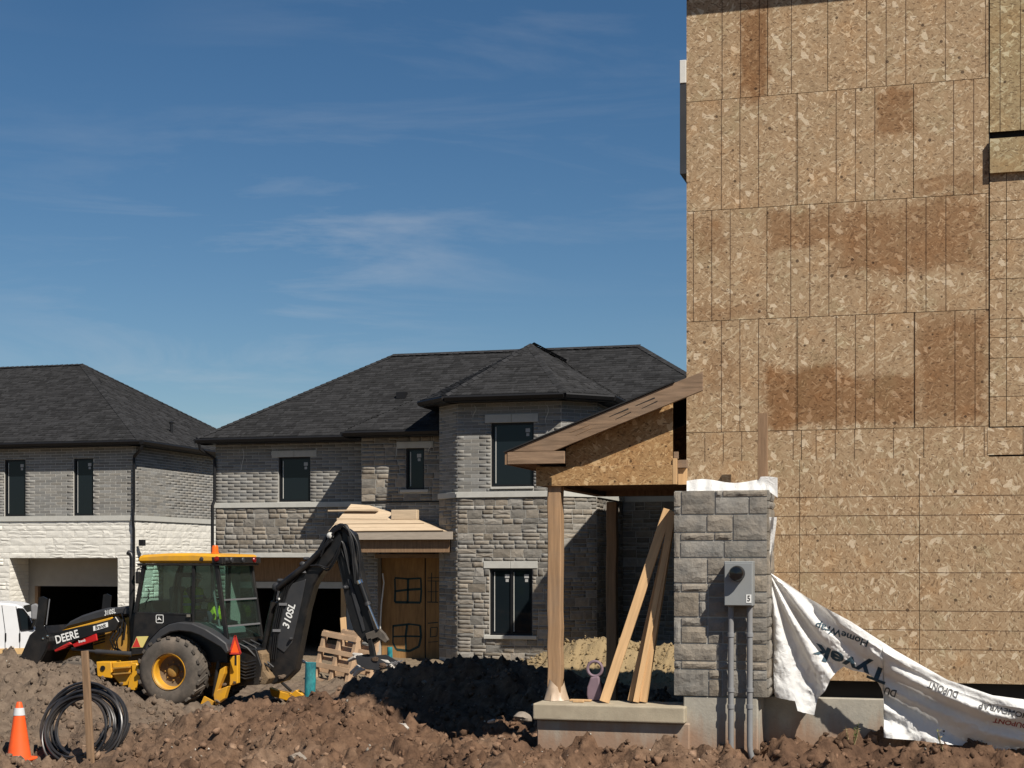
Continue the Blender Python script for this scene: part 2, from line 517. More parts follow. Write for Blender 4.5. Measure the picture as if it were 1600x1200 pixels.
def osb(name, stains=False, warm=1.0):
    t = NT(name)
    co = t.obj()
    rr = t.math('MULTIPLY', t.new('ObjectInfo').outputs['Random'], 61.0)
    cx = t.new('CombineXYZ')
    t.link(rr, cx.inputs[0]); t.link(t.math('MULTIPLY', rr, 1.7), cx.inputs[1])
    ad = t.new('VectorMath', operation='ADD'); t.link(co, ad.inputs[0]); t.link(cx.outputs[0], ad.inputs[1])
    wv = t.noise(ad.outputs[0], 5.0, 3, 0.5)
    wa = t.new('VectorMath', operation='MULTIPLY_ADD')
    t.link(wv.outputs['Color'], wa.inputs[0]); wa.inputs[1].default_value = (0.014, 0.014, 0.014); t.link(ad.outputs[0], wa.inputs[2])
    base = wa.outputs[0]
    def flakes(ang, sx, sy, off):
        m = t.mapping(base, (1, 1, 1), (0, 0, math.radians(ang)), (off, off * 0.7, 0))
        m = t.mapping(m, (sx, sy, 0.0))
        v = t.new('TexVoronoi', voronoi_dimensions='2D')
        v.inputs['Scale'].default_value = 1.0
        t.link(m, v.inputs['Vector'])
        s = t.new('SeparateColor'); t.link(v.outputs['Color'], s.inputs[0])
        return s.outputs[0], s.outputs[1]
    a, _ = flakes(6, 19, 78, 0)
    b, bm_ = flakes(-38, 21, 78, 3.1)
    c, cm = flakes(42, 21, 80, 7.7)
    d, dm = flakes(-70, 22, 70, 12.3)
    e, em = flakes(50, 15, 24, 17.9)
    def over(fm, top, bot, th):
        k = t.math('GREATER_THAN', fm, th)
        x = t.new('Mix', data_type='FLOAT')
        t.link(k, x.inputs[0]); t.link(bot, x.inputs[2]); t.link(top, x.inputs[3])
        return x.outputs[0]
    val = over(bm_, b, a, 0.45)
    val = over(cm, c, val, 0.6)
    val = over(dm, d, val, 0.78)
    col = t.ramp(val, [(0.0, (0.110, 0.064, 0.034)), (0.15, (0.225, 0.143, 0.080)), (0.55, (0.305, 0.208, 0.124)), (0.90, (0.375, 0.276, 0.176)), (0.985, (0.62, 0.51, 0.365))])
    col = t.mix(0.40, col, (0.325, 0.226, 0.134))
    col = t.mix(1.0, col, (1.10, 1.10, 1.08), 'MULTIPLY')
    pale = t.math('MULTIPLY', t.math('GREATER_THAN', em, 0.962), 0.8)
    col = t.mix(pale, col, (0.60, 0.49, 0.35))
    pl2, pm2 = flakes(-30, 14, 50, 31.0)
    col = t.mix(t.math('MULTIPLY', t.math('GREATER_THAN', pm2, 0.93), 0.6), col, (0.53, 0.43, 0.29))
    big = t.noise(base, 1.6, 4, 0.6)
    col = t.mix(t.rng(big.outputs['Fac'], 0.35, 0.7, 0, 0.35), col, (0.315, 0.232, 0.142))
    hue = t.noise(base, 2.4, 5, 0.65)
    col = t.mix(t.rng(hue.outputs['Fac'], 0.52, 0.70, 0, 0.5), col, t.mix(1.0, col, (1.06, 0.88, 0.70), 'MULTIPLY'))
    col = t.mix(t.rng(hue.outputs['Fac'], 0.46, 0.32, 0, 0.55), col, t.mix(1.0, col, (0.90, 1.0, 0.98), 'MULTIPLY'))
    sk, skm = flakes(4, 34, 95, 44.0)
    col = t.mix(t.math('MULTIPLY', t.math('GREATER_THAN', skm, 0.945), 0.6), col, (0.095, 0.055, 0.03))
    fine = t.noise(base, 70, 4, 0.7)
    col = t.mix(t.rng(fine.outputs['Fac'], 0.58, 0.72, 0, 0.55), col, (0.13, 0.075, 0.038))
    hv = t.new('TexVoronoi', voronoi_dimensions='2D'); hv.inputs['Scale'].default_value = 5.5; t.link(wa.outputs[0], hv.inputs['Vector'])
    hs_ = t.new('SeparateColor'); t.link(hv.outputs['Color'], hs_.inputs[0])
    hole = t.math('MULTIPLY', t.math('LESS_THAN', hv.outputs['Distance'], t.math('MULTIPLY', hs_.outputs[1], 0.10)), t.math('GREATER_THAN', hs_.outputs[0], 0.6))
    col = t.mix(t.math('MULTIPLY', hole, 0.8), col, (0.05, 0.03, 0.018))
    sx = t.new('SeparateXYZ'); t.link(co, sx.inputs[0])
    tot = None
    for inch in (16, 24, 32, 48, 64, 72, 80):           # printed nailing lines
        q = t.math('COMPARE', sx.outputs[0], inch * 0.0254, 0.0048)
        tot = q if tot is None else t.math('MAXIMUM', tot, q)
    ln = t.noise(co, 9, 3, 0.6)
    col = t.mix(t.math('MULTIPLY', tot, t.rng(ln.outputs['Fac'], 0.3, 0.55, 0.5, 0.9)), col, (0.06, 0.034, 0.02))
    if stains:
        pos = t.new('NewGeometry').outputs['Position']
        nz = t.noise(pos, 2.6, 6, 0.62)
        wp = t.new('VectorMath', operation='MULTIPLY_ADD')
        t.link(nz.outputs['Color'], wp.inputs[0]); wp.inputs[1].default_value = (0.34, 0, 0.62)
        t.link(pos, wp.inputs[2])
        s = t.new('SeparateXYZ'); t.link(wp.outputs[0], s.inputs[0])
        tot = None
        for (u0, v0, u1, v1, k) in STAINS:
            x0, x1 = PX(u0, Y0), PX(u1, Y0)
            um = (u0 + u1) / 2
            z1, z0 = PZ(um, v0, Y0), PZ(um, v1, Y0)
            dx = t.math('DIVIDE', t.math('ABSOLUTE', t.math('SUBTRACT', s.outputs[0], (x0 + x1) / 2 + 0.17)), (x1 - x0) / 2)
            dz = t.math('DIVIDE', t.math('ABSOLUTE', t.math('SUBTRACT', s.outputs[2], (z0 + z1) / 2 + 0.31)), (z1 - z0) / 2)
            q = t.rng(t.math('MAXIMUM', dx, dz), 1.12, 0.78, 0, k)
            tot = q if tot is None else t.math('MAXIMUM', tot, q)
        col = t.mix(tot, col, (0.62, 0.475, 0.365), 'MULTIPLY')
    if warm != 1.0:
        col = t.mix(1.0, col, (1.0, 0.86, 0.66) if warm > 1 else (0.90, 0.965, 0.90), 'MULTIPLY')
    t.bump(val, 0.35, 0.004)
    return t.finish(col, 0.8, 0, 0.2)
M['osb'] = osb('strandboard_wall', True)
M['osb_warm'] = osb('strandboard_porch', False, 1.2)
M['osb_grey'] = osb('strandboard_grey', False, 0.9)

def wrap_mat():
    t = NT('white_house_wrap')
    co = t.obj()
    n = t.noise(co, 3, 6, 0.6)
    c = t.ramp(n.outputs['Fac'], [(0.3, (0.70, 0.70, 0.685)), (0.7, (0.80, 0.80, 0.78))])
    cr = t.math('ABSOLUTE', t.math('SUBTRACT', t.noise(co, 11, 7, 0.62, 1.2).outputs['Fac'], 0.5))
    t.bump(cr, 0.45, 0.04)
    t.finish(c, 0.55, 0, 0.3)
    tl = t.new('BsdfTranslucent'); t.link(c, tl.inputs[0])
    m = t.new('MixShader'); m.inputs[0].default_value = 0.22
    t.link(t.b.outputs[0], m.inputs[1]); t.link(tl.outputs[0], m.inputs[2]); t.link(m.outputs[0], t.out.inputs['Surface'])
    return t.mat
M['wrap'] = wrap_mat()

def text_mesh(s, size, bold=0.0):
    cu = bpy.data.curves.new('txt', 'FONT')
    cu.body = s
    cu.size = size
    cu.resolution_u = 3
    cu.offset = bold * size
    cu.align_x = 'CENTER'
    cu.align_y = 'CENTER'
    o = bpy.data.objects.new('txt', cu)
    COL.objects.link(o)
    dg = bpy.context.evaluated_depsgraph_get()
    me = bpy.data.meshes.new_from_object(o.evaluated_get(dg))
    bpy.data.objects.remove(o)
    return me

def lettering(s, size, mtx, m, parent, name='lettering', bold=0.022, sx=1.0, shear=0.0):
    me = text_mesh(s, size, bold)
    for v in me.vertices:
        v.co.x = v.co.x * sx + v.co.y * shear
    me.transform(mtx)
    me.materials.clear()
    me.materials.append(m)
    o = bpy.data.objects.new(name, me)
    COL.objects.link(o)
    set_parent(o, parent)
    return o

M['mud_shade_metal'] = mat('mud_and_shade_metal', (0.20, 0.135, 0.075), 0.9, 0.3, 5, 0.5, 25, dirt=(0.09, 0.07, 0.05), dirtamt=0.8, bdist=0.03)
M['pebble'] = mat('pale_pebbles', (0.30, 0.27, 0.225), 0.9, 0.15, 20, rnd=0.5, world=True)

# ------------------------------------------------------------------ ground
_lat = rng.random((256, 256))

def vnoise(x, y):
    xi, yi = np.floor(x).astype(int), np.floor(y).astype(int)
    fx, fy = x - xi, y - yi
    fx, fy = fx * fx * (3 - 2 * fx), fy * fy * (3 - 2 * fy)
    a, b = _lat[xi & 255, yi & 255], _lat[(xi + 1) & 255, yi & 255]
    c, d = _lat[xi & 255, (yi + 1) & 255], _lat[(xi + 1) & 255, (yi + 1) & 255]
    return (a * (1 - fx) + b * fx) * (1 - fy) + (c * (1 - fx) + d * fx) * fy

def fbm(x, y, f, o, g=0.5):
    s, a, t = 0, 1.0, 0
    for i in range(o):
        s = s + a * (vnoise(x * f + 17.3 * i, y * f + 9.1 * i) - 0.5)
        t += a
        a *= g
        f *= 2.03
    return s / t * 2

def sstep(a, b, x):
    k = np.clip((x - a) / (b - a), 0, 1)
    return k * k * (3 - 2 * k)

def gauss(x, y, cx, cy, sx, sy, a):
    return a * np.exp(-((x - cx) / sx) ** 2 - ((y - cy) / sy) ** 2)

def ridge(x, y, cy, sy, xs, zs):
    return np.interp(x, xs, zs) * np.exp(-((y - cy) / sy) ** 2)

def height_s(x, y):
    near = 1 - sstep(19.0, 24.5, y)
    base = -0.12 + near * (0.28 + 0.26 * sstep(-9.5, -5.5, x))
    z = base
    z = z + ridge(x, y, 20.6, 1.5, [-30, -17, -15, -13.2, -12.6, -12.1, -11.8, -11.5, -11.0, -10.2], [0.78, 0.95, 1.02, 0.98, 0.80, 0.48, 0.26, 0.10, 0.0, 0.0])
    z = z + ridge(x, y, 17.3, 1.0, [-10.4, -9.2, -8.5, -7.5, -6.9, -6.3, -5.8, -5.2, -4.6, -4.2], [0.0, 0.30, 0.44, 0.52, 0.42, 0.20, 0.05, 0.0, 0.18, 0.16])
    z = z + ridge(x, y, 22.9, 1.5, [-11, -9.8, -8.9, -8.2, -7.5, -6.6, -5.8, -4.9, -4], [0.0, 0.34, 0.68, 0.98, 1.06, 0.96, 0.80, 0.66, 0.5])
    z = z + ridge(x, y, 33.6, 1.5, [-10.6, -9.8, -8.8, -8.2, -7.6, -7.0, -6.4, -5.9, -5.4], [0.0, 0.12, 0.58, 0.84, 1.0, 0.93, 0.74, 0.85, 0.8])
    z = z + gauss(x, y, -12.4, 27.2, 2.2, 1.8, -0.20)
    z = z + gauss(x, y, -1.2, 16.35, 3.0, 0.35, 0.10)
    return z

def height(x, y):
    x, y = np.asarray(x, float), np.asarray(y, float)
    z = height_s(x, y)
    rough = np.clip(1.15 - (y - 15) * 0.022, 0.55, 1.2) * np.where((y > 10) & (y < 40), 1, 0.15)
    wx, wy = x + 0.25 * fbm(x, y, 1.7, 2), y + 0.25 * fbm(x + 9, y + 4, 1.7, 2)
    z = z + rough * (0.14 * fbm(x, y, 0.9, 3) + 0.24 * np.abs(fbm(wx + 40, wy, 1.9, 2)) + 0.20 * np.abs(fbm(wx + 11, wy + 3, 4.1, 2)) + 0.11 * np.abs(fbm(x, y + 31, 9.0, 2, 0.6)) + 0.04 * fbm(x + 7, y, 14.0, 2, 0.6) - 0.13)
    return z

def gh(x, y): return float(height(np.array([x]), np.array([y]))[0])

def build_ground():
    xs = np.concatenate([np.array([-900, -400, -200, -110, -70, -50, -40, -34, -30]), np.arange(-27, -14, 0.11), np.arange(-14, 3.0, 0.042), np.array([3.3, 4, 5, 7, 10, 16, 28, 60, 140, 400, 900])])
    ys = np.concatenate([np.array([-900, -300, -100, -40, -15, -5, 0, 4, 8, 11, 12.5, 13.4]), np.arange(14.0, 19, 0.04), np.arange(19, 26, 0.09), np.arange(26, 37, 0.2), np.arange(37, 44, 0.8), np.array([46, 52, 60, 80, 120, 250, 500, 900])])
    X, Y = np.meshgrid(xs, ys)
    Z = height(X, Y)
    nx, ny = len(xs), len(ys)
    co = np.stack([X.ravel(), Y.ravel(), Z.ravel()], 1)
    i = np.arange(nx * ny).reshape(ny, nx)
    q = np.stack([i[:-1, :-1], i[:-1, 1:], i[1:, 1:], i[1:, :-1]], -1).reshape(-1, 4)
    o = np_mesh('ground', co, q, M['dirt'])
    o.data.polygons.foreach_set('use_smooth', np.ones(len(q), bool))
    tag(o, kind='structure')
    return o

def np_mesh(name, co, quads, m, parent=None, tris=None):
    me = bpy.data.meshes.new(name)
    nq = 0 if quads is None else len(quads)
    nt = 0 if tris is None else len(tris)
    me.vertices.add(len(co))
    me.vertices.foreach_set('co', np.asarray(co, np.float32).ravel())
    loops = np.concatenate([a.ravel() for a in (quads, tris) if a is not None and len(a)]).astype(np.int32)
    me.loops.add(len(loops))
    me.loops.foreach_set('vertex_index', loops)
    me.polygons.add(nq + nt)
    st = np.concatenate([np.arange(nq) * 4, nq * 4 + np.arange(nt) * 3]).astype(np.int32)
    me.polygons.foreach_set('loop_start', st)
    me.update(calc_edges=True)
    me.validate()
    me.materials.append(m)
    o = bpy.data.objects.new(name, me)
    COL.objects.link(o)
    set_parent(o, parent)
    return o

build_ground()

def ico(sub, seed, amp):
    bm = bmesh.new()
    bmesh.ops.create_icosphere(bm, subdivisions=sub, radius=1)
    for v in bm.verts:
        d = mnoise.noise(v.co * 1.4 + Vector((seed * 7.1, 0, 0))) * amp + mnoise.noise(v.co * 3.1 + Vector((0, seed * 3.3, 0))) * amp * 0.8
        v.co *= 1 + d
    rp = random.Random(seed * 31 + sub)
    for _ in range(9):
        n = Vector((rp.uniform(-1, 1), rp.uniform(-1, 1), rp.uniform(-1, 1))).normalized()
        lim = rp.uniform(0.5, 0.85)
        for v in bm.verts:
            e = v.co.dot(n) - lim
            if e > 0: v.co -= n * e * 0.92
    if sub > 2:
        for v in bm.verts: v.co *= 1 + 0.10 * mnoise.noise(v.co * 7 + Vector((seed, 3, 1)))
    bm.verts.ensure_lookup_table()
    co = np.array([v.co[:] for v in bm.verts])
    fa = np.array([[v.index for v in f.verts] for f in bm.faces])
    bm.free()
    return co, fa

def scatter(name, n, region, rmin, rmax, pw, sub, m, keep=None, sink=0.15):
    bases = [ico(sub, k, 0.7) for k in range(6)]
    x0, x1, y0, y1 = region
    X = rng.uniform(x0, x1, n)
    Y = rng.uniform(y0, y1, n)
    if keep is not None:
        k = keep(X, Y)
        X, Y = X[k], Y[k]
    R = rmin + (rmax - rmin) * rng.random(len(X)) ** pw
    Z = height(X, Y)
    cos, fas, b = [], [], 0
    for i in range(len(X)):
        co, fa = bases[i % 6]
        a = rng.uniform(0, 6.28, 2)
        ca, sa, cb, sb = math.cos(a[0]), math.sin(a[0]), math.cos(a[1]), math.sin(a[1])
        Rm = np.array([[ca, -sa, 0], [sa, ca, 0], [0, 0, 1]]) @ np.array([[1, 0, 0], [0, cb, -sb], [0, sb, cb]])
        s = R[i] * rng.uniform(0.5, 1.4, 3)
        p = (co * s) @ Rm.T + np.array([X[i], Y[i], Z[i] + R[i] * sink])
        cos.append(p); fas.append(fa + b); b += len(co)
    o = np_mesh(name, np.concatenate(cos), None, m, None, np.concatenate(fas))
    return o

def near_dens(X, Y):
    return rng.random(len(X)) < np.clip(1.25 - (Y - 15) * 0.065, 0.22, 1) * np.where(X < -15, 0.5, 1)
cl = scatter('soil_clods', 34000, (-16, 2.6, 14.4, 25), 0.008, 0.058, 4.2, 1, M['clod'], near_dens)
tag(cl, 'loose brown soil clods strewn over the dug ground', 'soil', kind='stuff')
pb_ = scatter('pebbles', 1500, (-16, 2.6, 14.4, 24), 0.006, 0.024, 3.0, 1, M['pebble'], near_dens, 0.7)
tag(pb_, 'pale pebbles scattered in the dug soil', 'pebbles', kind='stuff')
cb_ = scatter('soil_lumps', 280, (-15, 2.0, 14.6, 24.5), 0.05, 0.12, 2.2, 3, M['clod'], near_dens, 0.1)
sd_ = scatter('sandy_clods', 3000, (-11, -5, 31.6, 35.6), 0.012, 0.06, 3.0, 1, M['clod'], None)
tag(sd_, 'crumbly sandy backfill on the tan bank beside the stone house', 'soil', kind='stuff')
tag(cb_, 'larger lumps of reddish clay on the dug ground', 'soil', kind='stuff')

# ------------------------------------------------------------------ masonry and roofing helpers
def rock_unit(seed, nx=4, ny=3):
    r = random.Random(seed)
    v, f = [], []
    for j in range(ny + 1):
        for i in range(nx + 1):
            e = i in (0, nx) or j in (0, ny)
            x, y = i / nx - 0.5, j / ny - 0.5
            if not e:
                x += r.uniform(-0.07, 0.07); y += r.uniform(-0.07, 0.07)
                z = r.uniform(0.6, 1.15)
            else:
                z = r.uniform(0.22, 0.62)
            v.append((x, y, z))
    for j in range(ny):
        for i in range(nx):
            a = j * (nx + 1) + i
            f.append((a, a + 1, a + nx + 2, a + nx + 1))
    rim = list(range(nx + 1)) + [(j + 1) * (nx + 1) - 1 for j in range(1, ny + 1)] + [ny * (nx + 1) + i for i in range(nx - 1, -1, -1)] + [j * (nx + 1) for j in range(ny - 1, 0, -1)]
    b = len(v)
    for k in rim: v.append((v[k][0], v[k][1], -0.3))
    n = len(rim)
    for k in range(n): f.append((rim[k], b + k, b + (k + 1) % n, rim[(k + 1) % n]))
    return v, f

def brick_unit(seed):
    r = random.Random(seed)
    q = [r.uniform(0.75, 1.0) for _ in range(4)]
    v = [(-.5, -.5, -.3), (.5, -.5, -.3), (.5, .5, -.3), (-.5, .5, -.3), (-.49, -.46, q[0]), (.49, -.46, q[1]), (.49, .46, q[2]), (-.49, .46, q[3])]
    f = [(4, 5, 6, 7), (0, 1, 5, 4), (1, 2, 6, 5), (2, 3, 7, 6), (3, 0, 4, 7)]
    return v, f

def unit_mesh(name, vf, m):
    me = bpy.data.meshes.new(name)
    me.from_pydata(vf[0], [], vf[1])
    me.materials.append(m)
    return me

ROCKS = [rock_unit(k) for k in range(10)]
BRICKS = [brick_unit(k) for k in range(6)]

class Face:
    """a wall face: origin at lower left, right vector, outward normal; a, b metres along and up"""
    def __init__(s, o, right, h):
        s.o = Vector(o)
        s.r = Vector(right); s.w = s.r.length; s.r.normalize()
        s.up = Vector((0, 0, 1))
        s.n = s.r.cross(s.up)
        s.h = h

    def p(s, a, b, c=0.0): return s.o + s.r * a + s.up * b + s.n * c

def rect_minus(r, holes):
    out = [r]
    for (a, b, c, d) in holes:
        nx = []
        for (x0, y0, x1, y1) in out:
            if x1 <= a or x0 >= c or y1 <= b or y0 >= d:
                nx.append((x0, y0, x1, y1)); continue
            if x0 < a: nx.append((x0, y0, a, y1))
            if x1 > c: nx.append((c, y0, x1, y1))
            m0, m1 = max(x0, a), min(x1, c)
            if y0 < b: nx.append((m0, y0, m1, b))
            if y1 > d: nx.append((m0, d, m1, y1))
        out = nx
    return out

def wall_mesh(mb, fc, holes, depth=0.12, mi=0):
    for (x0, y0, x1, y1) in rect_minus((0, 0, fc.w, fc.h), holes):
        mb.quad(fc.p(x0, y0), fc.p(x1, y0), fc.p(x1, y1), fc.p(x0, y1), mi)
    for (a, b, c, d) in holes:
        for (p, q) in (((a, b), (c, b)), ((c, b), (c, d)), ((c, d), (a, d)), ((a, d), (a, b))):
            mb.quad(fc.p(*p), fc.p(*q), fc.p(*q, -depth), fc.p(*p, -depth), mi)

def ashlar(x0, y0, x1, y1, rnd, hs=(0.11, 0.15, 0.19, 0.23), wk=(1.0, 2.5)):
    out, y = [], y0
    while y < y1 - 0.02:
        h = rnd.choice(hs)
        if y + h > y1 - 0.06: h = y1 - y
        x = x0
        while x < x1 - 0.02:
            ww = max(0.14, min(0.62, 0.17 * rnd.uniform(*wk) + 0.4 * h))
            if x + ww > x1 - 0.1: ww = x1 - x
            if h > 0.17 and rnd.random() < 0.45:
                k = h * rnd.uniform(0.4, 0.6)
                out += [(x, y, x + ww, y + k), (x, y + k, x + ww, y + h)]
            else:
                out.append((x, y, x + ww, y + h))
            x += ww
        y += h
    return out

def courses(x0, y0, x1, y1, rnd, h=0.092, L=0.40):
    out, y, k = [], y0, 0
    while y < y1 - 0.02:
        hh = min(h, y1 - y)
        x = x0 - (L / 2 if k % 2 else 0) - rnd.uniform(0, 0.03)
        while x < x1:
            a, b = max(x, x0), min(x + L, x1)
            if b - a > 0.04: out.append((a, y, b, y + hh))
            x += L
        y += hh
        k += 1
    return out

def lay(name, parent, pieces, units, m, joint, proud, limit=300):
    """pieces: (Face, rect). The ones that show largest become objects, the rest one joined part."""
    rows = []
    for fc, (x0, y0, x1, y1) in pieces:
        wd, ht = x1 - x0 - joint, y1 - y0 - joint
        if wd < 0.025 or ht < 0.02: continue
        c = fc.p((x0 + x1) / 2, (y0 + y1) / 2)
        u, v, d = proj(c)
        vis = 1.0 if (0 <= u <= 1072 and v < 1040) else 0.02
        if 215 < u < 300 and v > 865: vis = 0.03
        rows.append((vis * wd * ht / d / d * random.uniform(0.97, 1.03), fc, c, wd, ht))
    rows.sort(key=lambda r: -r[0])
    mesh = [unit_mesh(name, vf, m) for vf in units]
    cos, qs, base = [], [], 0
    for i, (_, fc, c, wd, ht) in enumerate(rows):
        k = random.randrange(len(units))
        pr = proud * random.uniform(0.7, 1.25)
        flip = random.choice((1, -1)) if name == 'stone' else 1
        A = np.array([list(fc.r * wd * flip), list(fc.up * ht * flip), list(fc.n * pr)]).T
        if i < limit:
            o = bpy.data.objects.new(name, mesh[k])
            COL.objects.link(o)
            mx_ = Matrix(((A[0][0], A[0][1], A[0][2], c.x), (A[1][0], A[1][1], A[1][2], c.y), (A[2][0], A[2][1], A[2][2], c.z), (0, 0, 0, 1)))
            o.parent = parent
            o.matrix_basis = mx_
        else:
            v = np.array(units[k][0]) @ A.T + np.array(c)
            cos.append(v); qs.append(np.array(units[k][1]) + base); base += len(v)
    if cos:
        o = np_mesh('stonework' if name == 'stone' else 'brickwork', np.concatenate(cos), np.concatenate(qs), m, parent)
        o['kind'] = 'stuff'

def sub_faces(fc, rects, holes):
    out = []
    for r in rects:
        for q in rect_minus(r, holes): out.append((fc, q))
    return out

class Shingles:
    def __init__(s): s.v, s.f = [], []

    def plane(s, poly, expo=0.145, rnd=random.Random(5)):
        """poly: convex, first edge is the eave"""
        p = [Vector(q) for q in poly]
        ex = (p[1] - p[0]).normalized()
        n = None
        for k in range(2, len(p)):
            n = ex.cross(p[k] - p[0])
            if n.length > 1e-3: break
        n.normalize()
        if n.z < 0: n = -n
        ey = n.cross(ex).normalized()
        if ey.z < 0: ey = -ey
        q = [((a - p[0]).dot(ex), (a - p[0]).dot(ey)) for a in p]
        top = max(b for _, b in q)
        y = 0.0
        while y < top - 0.02:
            ym = min(y + expo * 0.5, top - 0.01)
            xs = []
            for i in range(len(q)):
                (a0, b0), (a1, b1) = q[i], q[(i + 1) % len(q)]
                if (b0 - ym) * (b1 - ym) < 0: xs.append(a0 + (a1 - a0) * (ym - b0) / (b1 - b0))
            if len(xs) >= 2:
                x0, x1 = min(xs), max(xs)
                x = x0 - rnd.uniform(0, 0.2)
                while x < x1:
                    wd = rnd.choice((0.09, 0.14, 0.19, 0.26, 0.33))
                    a, b = max(x, x0), min(x + wd, x1)
                    if b - a > 0.02:
                        t = rnd.choice((0.010, 0.012, 0.024, 0.027))
                        dy = rnd.uniform(-0.006, 0.006)
                        o = p[0]
                        L = lambda xx, yy, zz: tuple(o + ex * xx + ey * yy + n * zz)
                        k = len(s.v)
                        s.v += [L(a, y + dy, 0.001), L(b, y + dy, 0.001), L(b, y + dy, t), L(a, y + dy, t), L(b, y + expo + 0.01, 0.006), L(a, y + expo + 0.01, 0.006)]
                        s.f += [(k, k + 1, k + 2, k + 3), (k + 3, k + 2, k + 4, k + 5)]
                    x += wd
            y += expo
        return s

    def build(s, parent):
        o = np_mesh('shingles', np.array(s.v), np.array(s.f), M['shingle'], parent)
        o['kind'] = 'stuff'
        return o

def hip_cap(parent, a, b, n=None):
    a, b = Vector(a), Vector(b)
    L = (b - a).length
    k = max(2, int(L / 0.2))
    mb = MB()
    sd = (b - a).cross(Vector((0, 0, 1))).normalized()
    for i in range(k):
        p, q = a.lerp(b, i / k), a.lerp(b, (i + 1.06) / k)
        h0, h1 = 0.045, 0.028
        mb.add([p + sd * 0.13 + Vector((0, 0, h0 - 0.06)), p + Vector((0, 0, h0)), p - sd * 0.13 + Vector((0, 0, h0 - 0.06)), q + sd * 0.13 + Vector((0, 0, h1 - 0.06)), q + Vector((0, 0, h1)), q - sd * 0.13 + Vector((0, 0, h1 - 0.06))],
               [(0, 1, 4, 3), (1, 2, 5, 4), (0, 2, 1)])
    o = mb.build('ridge_cap', M['shingle'], parent, recalc=False)
    o['kind'] = 'stuff'

def eave_trim(parent, pts, closed=False, drop=0.17, soffit=0.45, inward=None):
    """gutter and fascia along an eave polyline (outer edge), with a soffit strip going inward"""
    pts = [Vector(p) for p in pts]
    for i in range(len(pts) - 1):
        a, b = pts[i], pts[i + 1]
        d = (b - a).normalized()
        nrm = d.cross(Vector((0, 0, 1))).normalized()          # outward for a line running left to right along a front
        g = MB()
        g.add([a + nrm * 0.0 + Vector((0, 0, -0.02)), a + nrm * 0.10 + Vector((0, 0, -0.02)), a + nrm * 0.115 + Vector((0, 0, -0.06)), a + nrm * 0.07 + Vector((0, 0, -drop + 0.03)), a + Vector((0, 0, -drop + 0.03)),
               b + nrm * 0.0 + Vector((0, 0, -0.02)), b + nrm * 0.10 + Vector((0, 0, -0.02)), b + nrm * 0.115 + Vector((0, 0, -0.06)), b + nrm * 0.07 + Vector((0, 0, -drop + 0.03)), b + Vector((0, 0, -drop + 0.03))],
              [(0, 1, 6, 5), (1, 2, 7, 6), (2, 3, 8, 7), (3, 4, 9, 8), (4, 0, 5, 9), (0, 4, 3, 2, 1), (5, 6, 7, 8, 9)])
        g.build('gutter', M['black_trim'], parent)
        f = MB()
        c0, c1 = a - nrm * soffit, b - nrm * soffit
        f.quad(a + Vector((0, 0, -drop)), b + Vector((0, 0, -drop)), c1 + Vector((0, 0, -drop)), c0 + Vector((0, 0, -drop)))
        f.quad(a + Vector((0, 0, -drop)), b + Vector((0, 0, -drop)), b, a)
        f.build('soffit', M['black_trim'], parent, recalc=False)

def window(parent, fc, a, b, c, d, panes=1, depth=0.09, vinyl=True, glass=None):
    """a black framed window set into the opening a,b..c,d of a wall face"""
    fr = MB()
    t = 0.055
    def bx(mb, x0, y0, x1, y1, z0, z1):
        P8 = [fc.p(x0, y0, z0), fc.p(x1, y0, z0), fc.p(x1, y1, z0), fc.p(x0, y1, z0), fc.p(x0, y0, z1), fc.p(x1, y0, z1), fc.p(x1, y1, z1), fc.p(x0, y1, z1)]
        mb.add(P8, [(0, 3, 2, 1), (4, 5, 6, 7), (0, 1, 5, 4), (1, 2, 6, 5), (2, 3, 7, 6), (3, 0, 4, 7)])
    z0, z1 = -depth - 0.05, -depth + 0.03
    bx(fr, a, b, a + t, d, z0, z1); bx(fr, c - t, b, c, d, z0, z1)
    bx(fr, a + t, b, c - t, b + t, z0, z1); bx(fr, a + t, d - t, c - t, d, z0, z1)
    wdt = (c - a - 2 * t)
    w = fr.build('window', M['frame_black'], parent)
    for k in range(panes):
        x0 = a + t + wdt * k / panes
        x1 = a + t + wdt * (k + 1) / panes
        if k:
            m = MB(); bx(m, x0 - 0.03, b + t, x0 + 0.03, d - t, z0, z1 - 0.005); m.build('mullion', M['frame_black'], w)
        g = MB(); bx(g, x0, b + t, x1, d - t, -depth - 0.02, -depth - 0.012); g.build('pane', glass or M['dark_glass'], w)
        if vinyl:
            l = MB()
            e = 0.045
            bx(l, x0 + e, b + t + e, x0 + e + 0.018, d - t - e, -depth - 0.011, -depth - 0.006)
            l.build('spacer_bar', M['white_vinyl'], w)
        s = MB()
        bx(s, x1 - 0.19, d - t - 0.2, x1 - 0.07, d - t - 0.1, -depth - 0.011, -depth - 0.007)
        s.build('sticker', M['sticker'], w)
        s = MB()
        bx(s, x1 - 0.17, d - t - 0.3, x1 - 0.09, d - t - 0.225, -depth - 0.011, -depth - 0.007)
        s.build('sticker', M['sticker'], w)
    return w

def slab_on(fc, parent, name, m, a, b, c, d, proud=0.03, back=0.05):
    mb = MB()
    P8 = [fc.p(a, b, -back), fc.p(c, b, -back), fc.p(c, d, -back), fc.p(a, d, -back), fc.p(a, b, proud), fc.p(c, b, proud), fc.p(c, d, proud), fc.p(a, d, proud)]
    mb.add(P8, [(0, 3, 2, 1), (4, 5, 6, 7), (0, 1, 5, 4), (1, 2, 6, 5), (2, 3, 7, 6), (3, 0, 4, 7)])
    return mb.build(name, m, parent, bevel=0.006)

